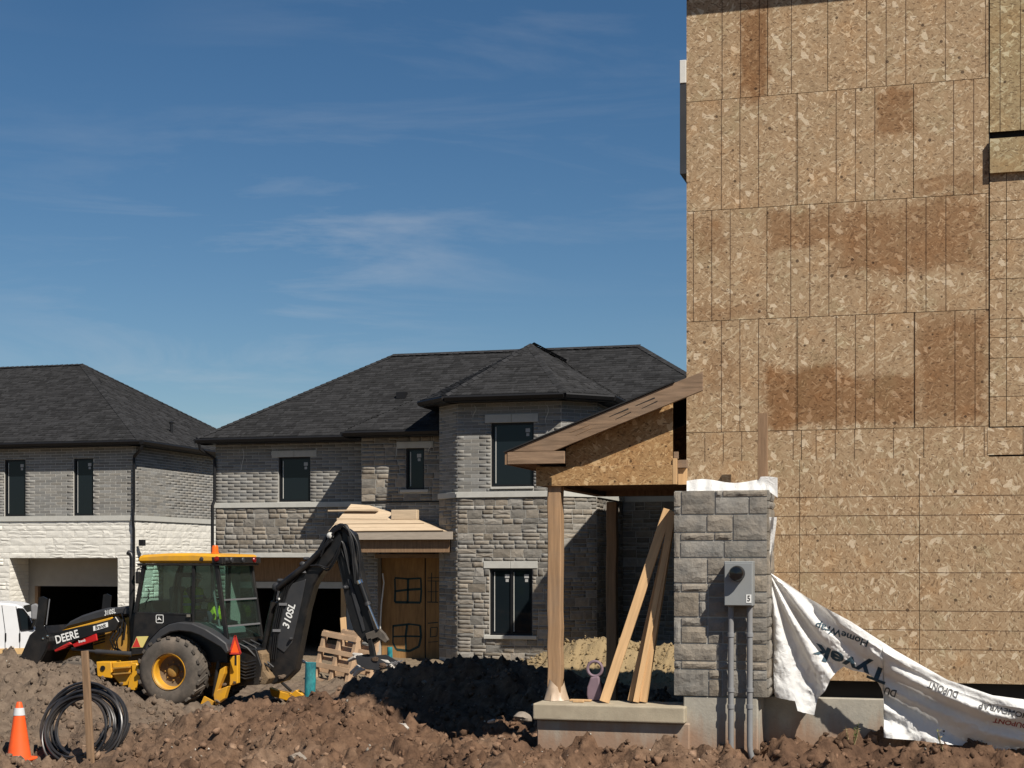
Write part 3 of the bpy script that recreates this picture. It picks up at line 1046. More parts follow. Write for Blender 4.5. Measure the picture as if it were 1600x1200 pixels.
def on(fc, u0, v0, u1, v1):
    """picture survey rectangle -> a,b,c,d on a front face (facing the street, plane Y const)"""
    Y = fc.o.y
    um, vm = (u0 + u1) / 2, 0
    return (PX(u0, Y) - fc.o.x, PZ(um, v1, Y) - fc.o.z, PX(u1, Y) - fc.o.x, PZ(um, v0, Y) - fc.o.z)

def hanging_wire(parent, fc, a, b, L):
    pts = []
    for i in range(9):
        t = i / 8
        pts.append(fc.p(a + 0.05 * math.sin(t * 5), b - L * t, 0.03 + 0.03 * math.sin(t * 4)))
    MB().tube(pts, 0.008, 5).build('loose_wire', M['white_vinyl'], parent, smooth=True)

RN = random.Random(3)

# ------------------------------------------------------------------ left house: cream stone below, grey brick above
GZ = -0.25
def left_house():
    YL = 44.5
    XR = PX(212, YL)
    XL = XR - 14.0
    EZ = PZ(217, 687, YL - 0.42)
    h = thing('brick_house', 'two storey house with cream stone ground floor and grey brick upper floor behind the backhoe', 'house', (XR - 5, YL + 5, GZ))
    fr = Face((XL, YL, GZ), (XR - XL, 0, 0), EZ - GZ)
    sd = Face((XR, YL, GZ), (0, 9.0, 0), EZ - GZ)
    band0, band1 = PZ(110, 814, YL) - GZ, PZ(110, 806, YL) - GZ
    w1, w2 = on(fr, 7, 718, 40, 806), on(fr, 115, 716, 146, 804)
    w1 = (w1[0], band1 + 0.002, w1[2], w1[3]); w2 = (w2[0], band1 + 0.002, w2[2], w2[3])
    w0 = (w1[0] - 2.3, w1[1], w1[2] - 2.3, w1[3])
    ga = on(fr, 15, 872, 184, 1000)
    ga = (ga[0], 0.0, ga[2], ga[3])
    holes = [w0, w1, w2, ga]
    wl_ = MB(); wall_mesh(wl_, fr, [(a, b, c, d) for a, b, c, d in holes if b > 0.01], 0.12, 0)
    wl_ = MB()
    for (x0, y0, x1, y1) in rect_minus((0, 0, fr.w, fr.h), holes):
        wl_.quad(fr.p(x0, y0), fr.p(x1, y0), fr.p(x1, y1), fr.p(x0, y1))
    for (a, b, c, d) in holes[:3]:
        for (p, q) in (((a, b), (c, b)), ((c, b), (c, d)), ((c, d), (a, d)), ((a, d), (a, b))):
            wl_.quad(fr.p(*p), fr.p(*q), fr.p(*q, -0.14), fr.p(*p, -0.14))
    wl_.quad(sd.p(0, 0), sd.p(sd.w, 0), sd.p(sd.w, sd.h), sd.p(0, sd.h))
    wl_.quad((XR, YL + 9, GZ), (XL, YL + 9, GZ), (XL, YL + 9, EZ), (XR, YL + 9, EZ))
    wl_.quad((XL, YL + 9, GZ), (XL, YL, GZ), (XL, YL, EZ), (XL, YL + 9, EZ))
    wall = wl_.build('wall', M['mortar_white'], h, recalc=False)
    # masonry
    x_in = PX(-60, YL) - XL
    stones = sub_faces(fr, ashlar(x_in, 0.9, fr.w, band0, RN, (0.16, 0.2, 0.24), (1.6, 3.4)), [ga])
    ss = ashlar(0, 1.6, 6.0, band0, RN, (0.16, 0.2, 0.24), (1.6, 3.4))
    stones += [(sd, r) for r in ss]
    # reveal of the garage recess
    dep = 1.1
    rv = Face((XL + ga[0], YL + dep, GZ), (0, -dep, 0), ga[3])      # left reveal, faces right
    rv = Face((XL + ga[0], YL, GZ), (0, dep, 0), ga[3])
    stones += [(rv, r) for r in ashlar(0, 0.3, dep, ga[3], RN, (0.16, 0.2, 0.24), (1.6, 3.4))]
    lay('stone', wall, stones, ROCKS, M['white_stone'], 0.012, 0.018)
    bricks = sub_faces(fr, courses(x_in, band1, fr.w, fr.h - 0.16, RN), holes)
    bricks += [(sd, r) for r in courses(0, band1, 6.0, sd.h - 0.16, RN)]
    lay('brick', wall, bricks, BRICKS, M['brick'], 0.011, 0.007)
    # band course
    b = MB()
    b.box(XL, XR + 0.05, YL - 0.055, YL + 0.02, GZ + band0, GZ + band1)
    b.box(XR - 0.01, XR + 0.055, YL + 0.021, YL + 9, GZ + band0, GZ + band1)
    b.build('band_course', M['limestone'], wall)
    for w_ in (w0, w1, w2):
        window(h, fr, *w_, panes=1, depth=0.07)
    # garage recess: lining, header board and the dark opening with a room behind
    X0, X1, ZT = XL + ga[0], XL + ga[2], GZ + ga[3]
    r = MB()
    r.quad((X0, YL, GZ), (X0, YL + dep, GZ), (X0, YL + dep, ZT), (X0, YL, ZT))
    r.quad((X1, YL + dep, GZ), (X1, YL, GZ), (X1, YL, ZT), (X1, YL + dep, ZT))
    r.quad((X0, YL, ZT), (X0, YL + dep, ZT), (X1, YL + dep, ZT), (X1, YL, ZT))
    r.build('recess_lining', M['mortar_white'], h, recalc=False)
    oz = PZ(115, 916, YL + dep)
    ox0, ox1 = PX(56, YL + dep), X1 - 0.12
    g = MB()
    yb = YL + dep - 0.01
    g.box(X0, ox0, yb, yb + 0.1, GZ, ZT); g.box(ox1, X1, yb, yb + 0.1, GZ, ZT); g.box(ox0, ox1, yb, yb + 0.1, oz, ZT)
    g.build('garage_surround', M['garage_board'], h)
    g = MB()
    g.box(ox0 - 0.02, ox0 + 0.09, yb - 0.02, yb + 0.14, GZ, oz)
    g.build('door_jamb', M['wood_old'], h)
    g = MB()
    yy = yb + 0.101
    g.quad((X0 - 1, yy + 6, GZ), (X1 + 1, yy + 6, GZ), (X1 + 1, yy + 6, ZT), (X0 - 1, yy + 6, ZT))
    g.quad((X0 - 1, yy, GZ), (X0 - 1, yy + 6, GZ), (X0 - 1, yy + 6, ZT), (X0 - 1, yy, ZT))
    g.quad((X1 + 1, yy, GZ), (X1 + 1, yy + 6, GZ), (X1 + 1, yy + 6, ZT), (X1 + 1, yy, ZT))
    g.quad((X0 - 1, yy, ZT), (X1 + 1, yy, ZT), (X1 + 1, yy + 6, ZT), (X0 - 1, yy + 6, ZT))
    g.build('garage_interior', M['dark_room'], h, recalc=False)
    # roof
    ex, ey = XR + 0.42, YL - 0.42
    run = 5.35
    zr = EZ + 3.24
    A, B = Vector((XL - 0.4, ey, EZ)), Vector((ex, ey, EZ))
    Cc, Dd = Vector((ex, ey + 2 * run, EZ)), Vector((XL - 0.4, ey + 2 * run, EZ))
    R0, R1 = Vector((XL - 0.4 + run, ey + run, zr)), Vector((ex - run, ey + run, zr))
    m = MB()
    m.quad(A, B, R1, R0); m.add([B, Cc, R1], [(0, 1, 2)]); m.quad(Cc, Dd, R0, R1); m.add([Dd, A, R0], [(0, 1, 2)])
    roof = m.build('roof', M['roof_dark'], h, recalc=False)
    sh = Shingles()
    x_cut = PX(-60, ey + run) - 1.5
    A2 = Vector((x_cut, ey, EZ)); R2 = Vector((x_cut, ey + run, zr))
    sh.plane([A2, B, R1, R2]); sh.plane([B, Cc, R1])
    sh.build(roof)
    hip_cap(roof, B, R1); hip_cap(roof, R1 + Vector((0, 0, 0)), R2); hip_cap(roof, Cc, R1)
    eave_trim(roof, [A, B, Cc])
    vp = Vector(P(268, 668, YL + 3.2))
    zz = EZ + (ex - vp.x) * 3.24 / run
    v = MB()
    v.tube([(vp.x, vp.y, zz - 0.1), (vp.x, vp.y, zz + 0.3)], 0.05, 8); v.lathe([(0.08, 0), (0.09, 0.05), (0.0, 0.08)], (vp.x, vp.y, zz + 0.32), 'Z', 10)
    v.build('vent_pipe', M['black_trim'], roof)
    # downpipe and wall lamp at the corner
    d = MB()
    zt = EZ - 0.16
    x_ = XR + 0.03
    d.tube([(XR + 0.44, YL - 0.36, zt), (XR + 0.40, YL - 0.34, zt - 0.12), (x_ - 0.05, YL - 0.07, zt - 0.36), (x_ - 0.05, YL - 0.07, zt - 0.6), (x_ - 0.05, YL - 0.07, PZ(212, 790, YL)), (x_ - 0.05, YL - 0.13, PZ(212, 806, YL)), (x_ - 0.05, YL - 0.13, PZ(212, 816, YL)), (x_ - 0.05, YL - 0.09, PZ(212, 826, YL)), (x_ - 0.05, YL - 0.09, GZ)], 0.052, 6)
    d.build('downpipe', M['black_trim'], h)
    l = MB()
    p = P(219, 848, YL - 0.1)
    l.box(p.x - 0.06, p.x + 0.12, YL - 0.1, YL + 0.05, p.z - 0.1, p.z + 0.1)
    l.build('wall_lamp', M['black_trim'], h, bevel=0.01)
left_house()

# ------------------------------------------------------------------ grey stone house
def mid_house():
    YM, YP, YB, YR, YW = 41.1, 39.9, 38.4, 42.5, 36.1
    EZ = 6.15
    xl = PX(337, YM)
    xp = PX(565, YP)
    bx0, bx1, t = PX(715, YB), PX(877, YB), 0.76
    xa, xb = bx0 - t, bx1 + t
    xw = -6.1
    h = thing('stone_house', 'two storey grey stone and brick house with dark hip roof and angled bay', 'house', ((xl + xb) / 2, 44, GZ))
    H_ = EZ - GZ
    BZ = 6.85 - GZ
    fm = Face((xl, YM, GZ), (xp - xl + 0.02, 0, 0), H_)
    fp = Face((xp, YP, GZ), (xa - xp, 0, 0), H_)
    fl = Face((xa, YB + t, GZ), (t, -t, 0), BZ)
    fb = Face((bx0, YB, GZ), (bx1 - bx0, 0, 0), BZ)
    fr = Face((bx1, YB, GZ), (t, t, 0), BZ)
    fs = Face((xb, YB + t, GZ), (0, YR - YB - t, 0), BZ)
    fw = Face((xb, YR, GZ), (xw - xb, 0, 0), H_)
    f2 = Face((xw, YW, GZ), (5.0, 0, 0), 6.1 - GZ)
    bm0, bm1 = PZ(440, 793, YM) - GZ, PZ(440, 785, YM) - GZ
    bb0, bb1 = PZ(790, 777, YB) - GZ, PZ(790, 768, YB) - GZ
    # openings
    wm = on(fm, 435, 714, 485, 784)
    gm = on(fm, 352, 871, 556, 1000); gm = (gm[0], 0.0, gm[2], gm[3])
    wp = on(fp, 634, 700, 663, 765)
    dp = on(fp, 590, 866, 689, 1030); dp = (dp[0], 0.0, dp[2], dp[3])
    wb = on(fb, 767, 660, 834, 764)
    wb2 = on(fb, 765, 888, 832, 993)
    wall_b = MB()
    def skin(fc, holes, dep=0.12):
        for (x0, y0, x1, y1) in rect_minus((0, 0, fc.w, fc.h), holes):
            wall_b.quad(fc.p(x0, y0), fc.p(x1, y0), fc.p(x1, y1), fc.p(x0, y1))
        for (a, b, c, d) in holes:
            for (p, q) in (((a, b), (c, b)), ((c, b), (c, d)), ((c, d), (a, d)), ((a, d), (a, b))):
                if p[1] < 0.01 and q[1] < 0.01: continue
                wall_b.quad(fc.p(*p), fc.p(*q), fc.p(*q, -dep), fc.p(*p, -dep))
    skin(fm, [wm, gm]); skin(fp, [wp, dp], 0.3); skin(fl, []); skin(fb, [wb, wb2]); skin(fr, []); skin(fs, []); skin(fw, []); skin(f2, [])
    wall_b.quad((xp, YM, GZ), (xp, YP, GZ), (xp, YP, EZ), (xp, YM, EZ))
    wall_b.quad((xa, YP, GZ), (xa, YB + t, GZ), (xa, YB + t, 6.85), (xa, YP, 6.85))
    wall_b.quad((xl, 49.2, GZ), (xl, YM, GZ), (xl, YM, EZ), (xl, 49.2, EZ))
    wall_b.quad((-4.7, 49.2, GZ), (xl, 49.2, GZ), (xl, 49.2, EZ), (-4.7, 49.2, EZ))
    wall_b.quad((-1.3, YW, GZ), (-1.3, 49.2, GZ), (-1.3, 49.2, 6.1), (-1.3, YW, 6.1))
    wall_b.quad((xw, YR, GZ), (xw, YW, GZ), (xw, YW, 6.1), (xw, YR, 6.1))
    wall = wall_b.build('wall', M['mortar'], h, recalc=False)
    st, br = [], []
    g0 = gm[3]
    lm = on(fm, 425, 704, 495, 714); lpn = on(fp, 620, 690, 677, 700); lb = on(fb, 758, 647, 841, 660); lb2 = on(fb, 756, 877, 840, 888)
    st += sub_faces(fm, ashlar(0, 0.4, fm.w, bm0, RN), [gm])
    br += sub_faces(fm, courses(0, bm1, fm.w, H_ - 0.15, RN), [wm, lm])
    zs = PZ(620, 783, YP) - GZ
    st += sub_faces(fp, ashlar(0, zs, fp.w, H_ - 0.15, RN), [wp, lpn, on(fp, 625, 765, 671, 770)])
    br += sub_faces(fp, courses(0, 0.3, fp.w, zs - 0.05, RN), [dp])
    st += sub_faces(fb, ashlar(0, 0.25, fb.w, bb0, RN), [wb2, lb2, on(fb, 756, 993, 840, 999)])
    br += sub_faces(fb, courses(0, bb1, fb.w, BZ - 0.12, RN), [wb, lb])
    for fc in (fl, fr):
        st += [(fc, r) for r in ashlar(0, 0.25, fc.w, bb0, RN)]
        br += [(fc, r) for r in courses(0, bb1, fc.w, BZ - 0.12, RN)]
    st += [(fs, r) for r in ashlar(0, 0.6, fs.w, bb0, RN)]
    st += [(fw, r) for r in ashlar(0, 0.6, fw.w, bb0, RN)]
    br += [(fs, r) for r in courses(0, bb1, fs.w, BZ - 0.15, RN)]
    lay('stone', wall, st, ROCKS, M['stone'], 0.017, 0.022)
    lay('brick', wall, br, BRICKS, M['brick'], 0.011, 0.007)
    # bands, lintels, sills
    slab_on(fm, wall, 'band_course', M['limestone'], -0.04, bm0, fm.w - 0.02, bm1, 0.05)
    slab_on(fb, wall, 'band_course', M['limestone'], -0.02, bb0, fb.w + 0.02, bb1, 0.055)
    slab_on(fl, wall, 'band_course', M['limestone'], 0.0, bb0, fl.w - 0.03, bb1, 0.05)
    slab_on(fr, wall, 'band_course', M['limestone'], 0.03, bb0, fr.w - 0.02, bb1, 0.05)
    slab_on(fs, wall, 'band_course', M['limestone'], 0.03, bb0, fs.w, bb1, 0.05)
    slab_on(fw, wall, 'band_course', M['limestone'], 0.06, bb0, fw.w, bb1, 0.05)
    def lintel(fc, r):
        m_ = (r[0] + r[2]) / 2
        slab_on(fc, wall, 'lintel', M['limestone'], r[0], r[1], m_ - 0.004, r[3], 0.03)
        slab_on(fc, wall, 'lintel', M['limestone'], m_ + 0.004, r[1], r[2], r[3], 0.03)
    lintel(fm, lm); lintel(fb, lb); lintel(fb, lb2)
    slab_on(fp, wall, 'lintel', M['limestone'], *lpn, 0.03)
    slab_on(fp, wall, 'sill', M['limestone'], *on(fp, 626, 765, 670, 769.5), 0.07)
    slab_on(fb, wall, 'sill', M['limestone'], *on(fb, 757, 993, 839, 998.5), 0.08)
    slab_on(fb, wall, 'sill', M['limestone'], wb[0], wb[1], wb[2], wb[1] + 0.06, 0.05)
    slab_on(fp, wall, 'flashing', M['black_trim'], 0, zs - 0.045, fp.w, zs - 0.003, 0.03)
    window(h, fm, *wm, panes=1); window(h, fp, *wp, panes=1)
    window(h, fb, wb[0], wb[1] + 0.06, wb[2], wb[3], panes=1); window(h, fb, *wb2, panes=2)
    hanging_wire(h, fm, PX(380, YM) - xl, H_ - 0.3, 0.62)
    hanging_wire(h, fb, PX(742, YB) - bx0, BZ - 0.22, 0.3)
    hanging_wire(h, fb, PX(855, YB) - bx0, BZ - 0.25, 0.45)
    hanging_wire(h, fp, PX(672, YP) - xp, H_ - 0.3, 0.3)
    # garage recess
    dep = 1.0
    X0, X1, ZT = xl + gm[0], xl + gm[2], GZ + gm[3]
    r = MB()
    r.quad((X0, YM, GZ), (X0, YM + dep, GZ), (X0, YM + dep, ZT), (X0, YM, ZT))
    r.quad((X1, YM + dep, GZ), (X1, YM, GZ), (X1, YM, ZT), (X1, YM + dep, ZT))
    r.quad((X0, YM, ZT), (X0, YM + dep, ZT), (X1, YM + dep, ZT), (X1, YM, ZT))
    r.build('recess_lining', M['mortar'], h, recalc=False)
    slab_on(fm, wall, 'steel_lintel', M['limestone'], gm[0] - 0.1, gm[3] - 0.0, gm[2] + 0.05, gm[3] + 0.13, 0.045)
    yb = YM + dep
    z1, z2 = PZ(450, 909, yb), PZ(450, 919, yb)
    b = MB(); b.box(X0, X1, yb, yb + 0.1, z1, ZT); b.build('header_sheathing', M['wood_old'], h)
    b = MB(); b.box(X0, X1, yb - 0.03, yb + 0.1, z2, z1 - 0.003); b.build('garage_lintel', M['limestone'], h)
    for (ua, ub) in ((432, 448),):
        b = MB(); b.box(PX(ua, yb), PX(ub, yb), yb, yb + 0.12, GZ, z2); b.build('garage_mullion', M['mortar'], h)
    b = MB(); b.box(PX(533, yb), PX(541, yb), yb - 0.02, yb + 0.1, GZ, z2); b.build('door_jamb', M['wood_new'], h)
    b = MB(); b.box(PX(541, yb), X1, yb, yb + 0.1, GZ, z2); b.build('garage_surround', M['mortar'], h)
    b = MB(); b.box(PX(480, yb), PX(508, yb), yb + 1.4, yb + 1.5, GZ, PZ(490, 1004, yb)); b.build('stacked_boards', M['wood_old'], h)
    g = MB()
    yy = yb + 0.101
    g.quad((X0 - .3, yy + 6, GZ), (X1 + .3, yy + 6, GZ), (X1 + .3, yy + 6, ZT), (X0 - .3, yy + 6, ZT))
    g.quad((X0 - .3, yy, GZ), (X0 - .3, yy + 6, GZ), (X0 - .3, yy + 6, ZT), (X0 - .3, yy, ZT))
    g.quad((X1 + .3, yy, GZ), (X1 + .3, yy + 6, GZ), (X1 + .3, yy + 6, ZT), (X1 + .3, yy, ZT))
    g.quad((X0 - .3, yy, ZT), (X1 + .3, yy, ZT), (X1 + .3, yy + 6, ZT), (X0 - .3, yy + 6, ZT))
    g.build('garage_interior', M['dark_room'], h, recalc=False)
    # boarded entrance
    yd = YP + 0.3
    zt = GZ + dp[3]
    b = MB(); b.box(xp + dp[0], xp + dp[2], yd, yd + 0.05, GZ, zt); b.build('door_backing', M['dark_room'], h)
    zd = PZ(640, 872, yd)
    b = MB(); b.box(PX(597, yd), PX(664, yd), yd - 0.03, yd - 0.005, GZ + 0.1, zd); dr = b.build('door_board', M['plywood'], h)
    b = MB(); b.box(PX(666, yd), PX(687, yd), yd - 0.028, yd - 0.005, GZ + 0.1, zd); dr2 = b.build('side_board', M['plywood'], h)
    def mark(par, pts, wdt=0.06):
        q = [Vector(P(u + RN.uniform(-.6, .6), v + RN.uniform(-.6, .6), yd - 0.033)) for u, v in pts]
        m = MB()
        for i in range(len(q) - 1): m.bar(q[i], q[i + 1], wdt * RN.uniform(.7, 1.2), 0.004, up=(0, -1, 0))
        m.build('spray_mark', M['paint_mark'], par)
    mark(dr, [(617, 903), (637, 905), (657, 903), (658, 922), (657, 942), (637, 941), (617, 941), (617, 922), (617, 904)])
    mark(dr, [(637, 904), (638, 922), (637, 942)]); mark(dr, [(617, 924), (637, 921), (658, 920)])
    mark(dr, [(614, 978), (640, 975), (657, 977), (658, 995), (655, 1010), (640, 1017), (620, 1015), (614, 1005), (614, 978)])
    mark(dr, [(636, 976), (634, 995), (635, 1017)]); mark(dr, [(614, 995), (640, 994), (658, 994)])
    for v in (903, 908, 925, 941): mark(dr2, [(668, v), (685, v)], 0.026)
    mark(dr2, [(674, 895), (674, 941)], 0.026); mark(dr2, [(681, 908), (681, 941)], 0.022)
    mark(dr2, [(673, 981), (683, 980), (683, 994), (673, 995), (673, 981)], 0.024); mark(dr2, [(669, 1003), (685, 1002)], 0.024); mark(dr2, [(668, 974), (684, 973)], 0.024)
    b = MB(); b.tube([P(598, 896, YP - 0.05), P(600, 910, YP - 0.06), P(596, 945, YP - 0.06), P(594, 985, YP - 0.05)], 0.02, 6); b.build('loose_wrap', M['white_vinyl'], h, smooth=True)
    # entrance canopy: beam, fascia, stepped plank roof
    yf = 38.45
    cx0, cx1 = PX(514, yf), PX(707, yf)
    zf0, zf1 = PZ(620, 843, yf), PZ(620, 831, yf)
    b = MB(); b.box(cx0, cx1, yf, yf + 0.05, zf0, zf1); b.build('canopy_fascia', M['wood_grey'], h)
    b = MB(); b.box(cx0, cx0 + 0.05, yf + 0.051, YP, zf0, zf1); b.build('canopy_fascia', M['wood_grey'], h)
    zbm = PZ(620, 863, yf + 0.2)
    b = MB(); b.box(cx0 + 0.15, PX(702, yf + 0.15), yf + 0.15, yf + 0.4, zbm, zf0 - 0.002); b.build('canopy_beam', M['wood_old'], h)
    b = MB(); b.box(cx0 + 0.1, PX(690, yf + 0.3), yf + 0.41, YP, zf0 - 0.03, zf0 - 0.003); b.build('canopy_ceiling', M['wood_old'], h)
    b = MB(); b.box(PX(588, YP), PX(692, YP), YP - 0.12, YP + 0.0, PZ(640, 872, YP), PZ(640, 866, YP)); b.build('door_header', M['wood_h'], h)
    ap0, ap1 = Vector((PX(549, 39.7), 39.7, PZ(549, 789, 39.7))), Vector((PX(578, 39.7), 39.7, PZ(578, 791, 39.7)))
    e0, e1 = Vector((cx0, yf, zf1)), Vector((cx1 - 0.25, yf, zf1 + 0.01))
    nrow = 8
    for k in range(nrow):
        t0, t1 = k / nrow, (k + 1.0) / nrow
        a, bq = e0.lerp(ap0, t0), e1.lerp(ap1, t0)
        c, dq = e0.lerp(ap0, t1), e1.lerp(ap1, t1)
        up = Vector((0, -0.03, 0.03)) * RN.uniform(0.8, 1.4)
        m = MB(); m.add([a, bq, dq, c, a + up, bq + up, dq + up * 0.9, c + up * 0.9], [(0, 3, 2, 1), (4, 5, 6, 7), (0, 1, 5, 4), (1, 2, 6, 5), (2, 3, 7, 6), (3, 0, 4, 7)])
        m.build('roof_plank', M['wood_pale'], h)
    m = MB()
    m.add([e1, Vector((cx1 - 0.05, YP - 0.05, zf1)), ap1, e0, Vector((cx0, YP - 0.05, zf1)), ap0], [(0, 1, 2), (3, 5, 4)])
    m.build('canopy_side', M['wood_pale'], h, recalc=False)
    m = MB(); m.bar(P(514, 798, 39.25), P(590, 797, 39.25), 0.16, 0.04); m.build('roof_cleat', M['wood_pale'], h)
    m = MB(); m.bar(P(528, 811, 38.98), P(607, 812, 38.98), 0.16, 0.05); m.build('roof_cleat', M['wood_pale'], h)
    m = MB(); m.box(PX(611, 38.9), PX(651, 38.9), 38.9, 39.1, PZ(630, 811.5, 38.9), PZ(630, 796.5, 38.9)); m.build('roof_block', M['wood_pale'], h, bevel=0.01)
    # roofs
    S = 0.636
    ex0, ex1, ey = xl - 0.38, -4.34, YM - 0.45
    run = 4.43
    A, B = Vector((ex0, ey, EZ)), Vector((ex1, ey, EZ))
    zr = EZ + run * S
    R0, R1 = Vector((ex0 + run, ey + run, zr)), Vector((ex1 - run, ey + run, zr))
    C_, D_ = Vector((ex1, ey + 2 * run, EZ)), Vector((ex0, ey + 2 * run, EZ))
    m = MB()
    m.quad(A, B, R1, R0); m.add([B, C_, R1], [(0, 1, 2)]); m.quad(C_, D_, R0, R1); m.add([D_, A, R0], [(0, 1, 2)])
    roof = m.build('roof', M['roof_dark'], h, recalc=False)
    sh = Shingles()
    sh.plane([A, B, R1, R0]); sh.plane([D_, A, R0]); sh.plane([B, C_, R1])
    eave_trim(roof, [D_, A])
    eave_trim(roof, [A, Vector((PX(546, ey) + 0.3, ey, EZ))])
    # projecting part left of the bay
    px, py = PX(537, YP - 0.45), YP - 0.45
    q = 1.5
    Lc = Vector((px, py, EZ))
    m = MB()
    pr = [Lc, Vector((-13.0, py, EZ)), Vector((-12.4, py + q, EZ + q * S)), Vector((px + q, py + q, EZ + q * S))]
    m.quad(*pr)
    ls = [Vector((px, ey + 0.05, EZ + 0.03)), Lc, Vector((px + q, py + q, EZ + q * S)), Vector((px + q, ey + q, EZ + q * S))]
    m.quad(*ls)
    m.quad(pr[3], pr[2], Vector((-12.4, ey + q, EZ + q * S)), ls[3])
    m.build('porch_roof', M['roof_dark'], h, recalc=False)
    sh.plane(pr); sh.plane([ls[0], ls[1], ls[2], ls[3]])
    eave_trim(roof, [Vector((px, ey, EZ)), Lc, Vector((xa - 0.1, py, EZ))])
    # bay roof
    bz = 6.87
    o_ = 0.46
    k = o_ * math.tan(math.radians(22.5))
    E = [Vector((xa - o_, YM + 1, bz)), Vector((xa - o_, YB + t - k, bz)), Vector((bx0 - k, YB - o_, bz)), Vector((bx1 + k, YB - o_, bz)), Vector((xb + o_, YB + t - k, bz)), Vector((xb + o_, YM + 1, bz))]
    cxm = (bx0 + bx1) / 2
    half = cxm - E[0].x
    apz = bz + half * 0.615
    ap = Vector((cxm, YB - o_ + half, apz)); ap2 = Vector((cxm, 45.2, apz))
    for e in (E[0], E[5]): e.y = 42.4
    m = MB()
    m.add(E + [ap, ap2], [(0, 1, 6, 7), (1, 2, 6), (2, 3, 6), (3, 4, 6), (4, 5, 7, 6)])
    bro = m.build('bay_roof', M['roof_dark'], h, recalc=False)
    sh.plane([E[2], E[3], ap]); sh.plane([E[1], E[2], ap]); sh.plane([E[3], E[4], ap])
    sh.plane([E[0], E[1], ap, Vector((cxm, 45.2, apz))]); sh.plane([E[4], E[5], Vector((cxm, 45.2, apz)), ap])
    for e in (E[1], E[2], E[3], E[4]): hip_cap(bro, e, ap)
    hip_cap(bro, ap, ap2)
    eave_trim(bro, E, soffit=0.44)
    # unseen right wing, its roof shaped to cast the shadow on the bay
    wz = 6.28
    W0 = Vector((-7.02, 34.9, wz)); W1 = Vector((-0.9, 34.9, wz))
    W3 = Vector((W0.x, 40.6, wz)); W4 = Vector((W1.x, 40.6, wz))
    wa = Vector((-4.2, 37.75, wz + 0.95)); wb_ = Vector((-3.7, 37.75, wz + 0.95))
    m = MB(); m.add([W3, W0, W1, W4, wa, wb_], [(0, 1, 4), (1, 2, 5, 4), (2, 3, 5), (3, 0, 4, 5)])
    m.quad(W0, W3, W4, W1)
    m.build('shadow_wing_roof', M['roof_dark'], h, recalc=False)
    eave_trim(bro, [W3, W0, W1], soffit=0.5)
    sh.build(roof)
    hip_cap(roof, A, R0); hip_cap(roof, R0, R1); hip_cap(roof, B, R1)
    v = MB()
    vp = P(628, 630, YM)
    vy = 42.6
    vz = EZ + (vy - ey) * S
    vx = PX(628, vy)
    v.box(vx - 0.14, vx + 0.14, vy - 0.12, vy + 0.12, vz - 0.05, vz + 0.14)
    v.build('roof_vent', M['black_trim'], roof)
    d = MB()
    zt = EZ - 0.16
    d.tube([(xl - 0.28, ey - 0.05, zt), (xl - 0.28, ey, zt - 0.15), (xl + 0.0, YM - 0.07, zt - 0.42), (xl + 0.0, YM - 0.07, PZ(335, 782, YM)), (xl - 0.04, YM - 0.13, PZ(335, 790, YM)), (xl - 0.04, YM - 0.12, GZ)], 0.05, 6)
    d.build('downpipe', M['black_trim'], h)
mid_house()

# ------------------------------------------------------------------ unfinished house clad in strandboard
UH = thing('unfinished_house', 'tall unfinished house clad in bare strandboard with timber porch and stone pillar', 'house', (2.0, 21.0, 0.0))
XC = PX(1073, Y0)            # left corner of the wall
XE = 8.5
YBK = 26.6
WT = 9.55                    # top of wall
OB = PZ(1350, 1065, Y0)      # bottom edge of the boards
FT = PZ(1350, 1092, Y0)      # top of the concrete

def uh_shell():
    m = MB()
    y = Y0 + 0.03
    m.quad((XC + .01, y, OB), (XE, y, OB), (XE, y, WT), (XC + .01, y, WT))
    m.quad((XC + .01, YBK, OB), (XC + .01, y, OB), (XC + .01, y, WT), (XC + .01, YBK, WT))
    m.quad((XE, y, OB), (XE, YBK, OB), (XE, YBK, WT), (XE, y, WT))
    m.quad((XE, YBK, OB), (XC, YBK, OB), (XC, YBK, WT), (XE, YBK, WT))
    m.build('wall', M['roof_dark'], UH, recalc=False)
    m = MB()
    m.box(XC + .02, XE, Y0 + 0.14, YBK - 0.05, FT - 0.002, OB + 0.02)
    m.build('floor_rim', M['dark_room'], UH)
    m = MB()
    m.box(XC + 0.02, XE, Y0 + 0.02, YBK, -0.6, FT)
    m.build('foundation', M['concrete'], UH, bevel=0.01)
    # hip roof with wide dark soffit
    o = 0.42
    x0, x1, y0, y1 = XC - 0.01, XE + o, Y0 - o, YBK
    hw = (y1 - y0) / 2
    rz = WT + hw * 0.55
    r0, r1 = (x0 + hw, y0 + hw, rz), (x1 - hw, y0 + hw, rz)
    r = MB()
    A, B, C_, D_ = (x0, y0, WT), (x1, y0, WT), (x1, y1, WT), (x0, y1, WT)
    r.quad(A, B, r1, r0); r.add([B, C_, r1], [(0, 1, 2)]); r.quad(C_, D_, r0, r1); r.add([D_, A, r0], [(0, 1, 2)])
    r.quad(A, D_, C_, B)
    ro = r.build('roof', M['roof_dark'], UH, recalc=False)
    eave_trim(ro, [Vector(A), Vector(B)], soffit=0.4)
uh_shell()

PAN = {}
def panel(u0, v0, u1, v1, start=0.0, vertical=False, m='osb', proud=0.0, Y=Y0):
    """one strandboard sheet; survey corners taken at the sheet's left and right edge heights"""
    x0, x1 = PX(u0, Y), PX(u1, Y)
    um = 1073.0
    z1, z0 = PZ(um, v0, Y), PZ(um, v1, Y)
    x0 = max(x0, XC)
    panel_xz(x0, x1, z0, z1, start, vertical, m, proud, Y)

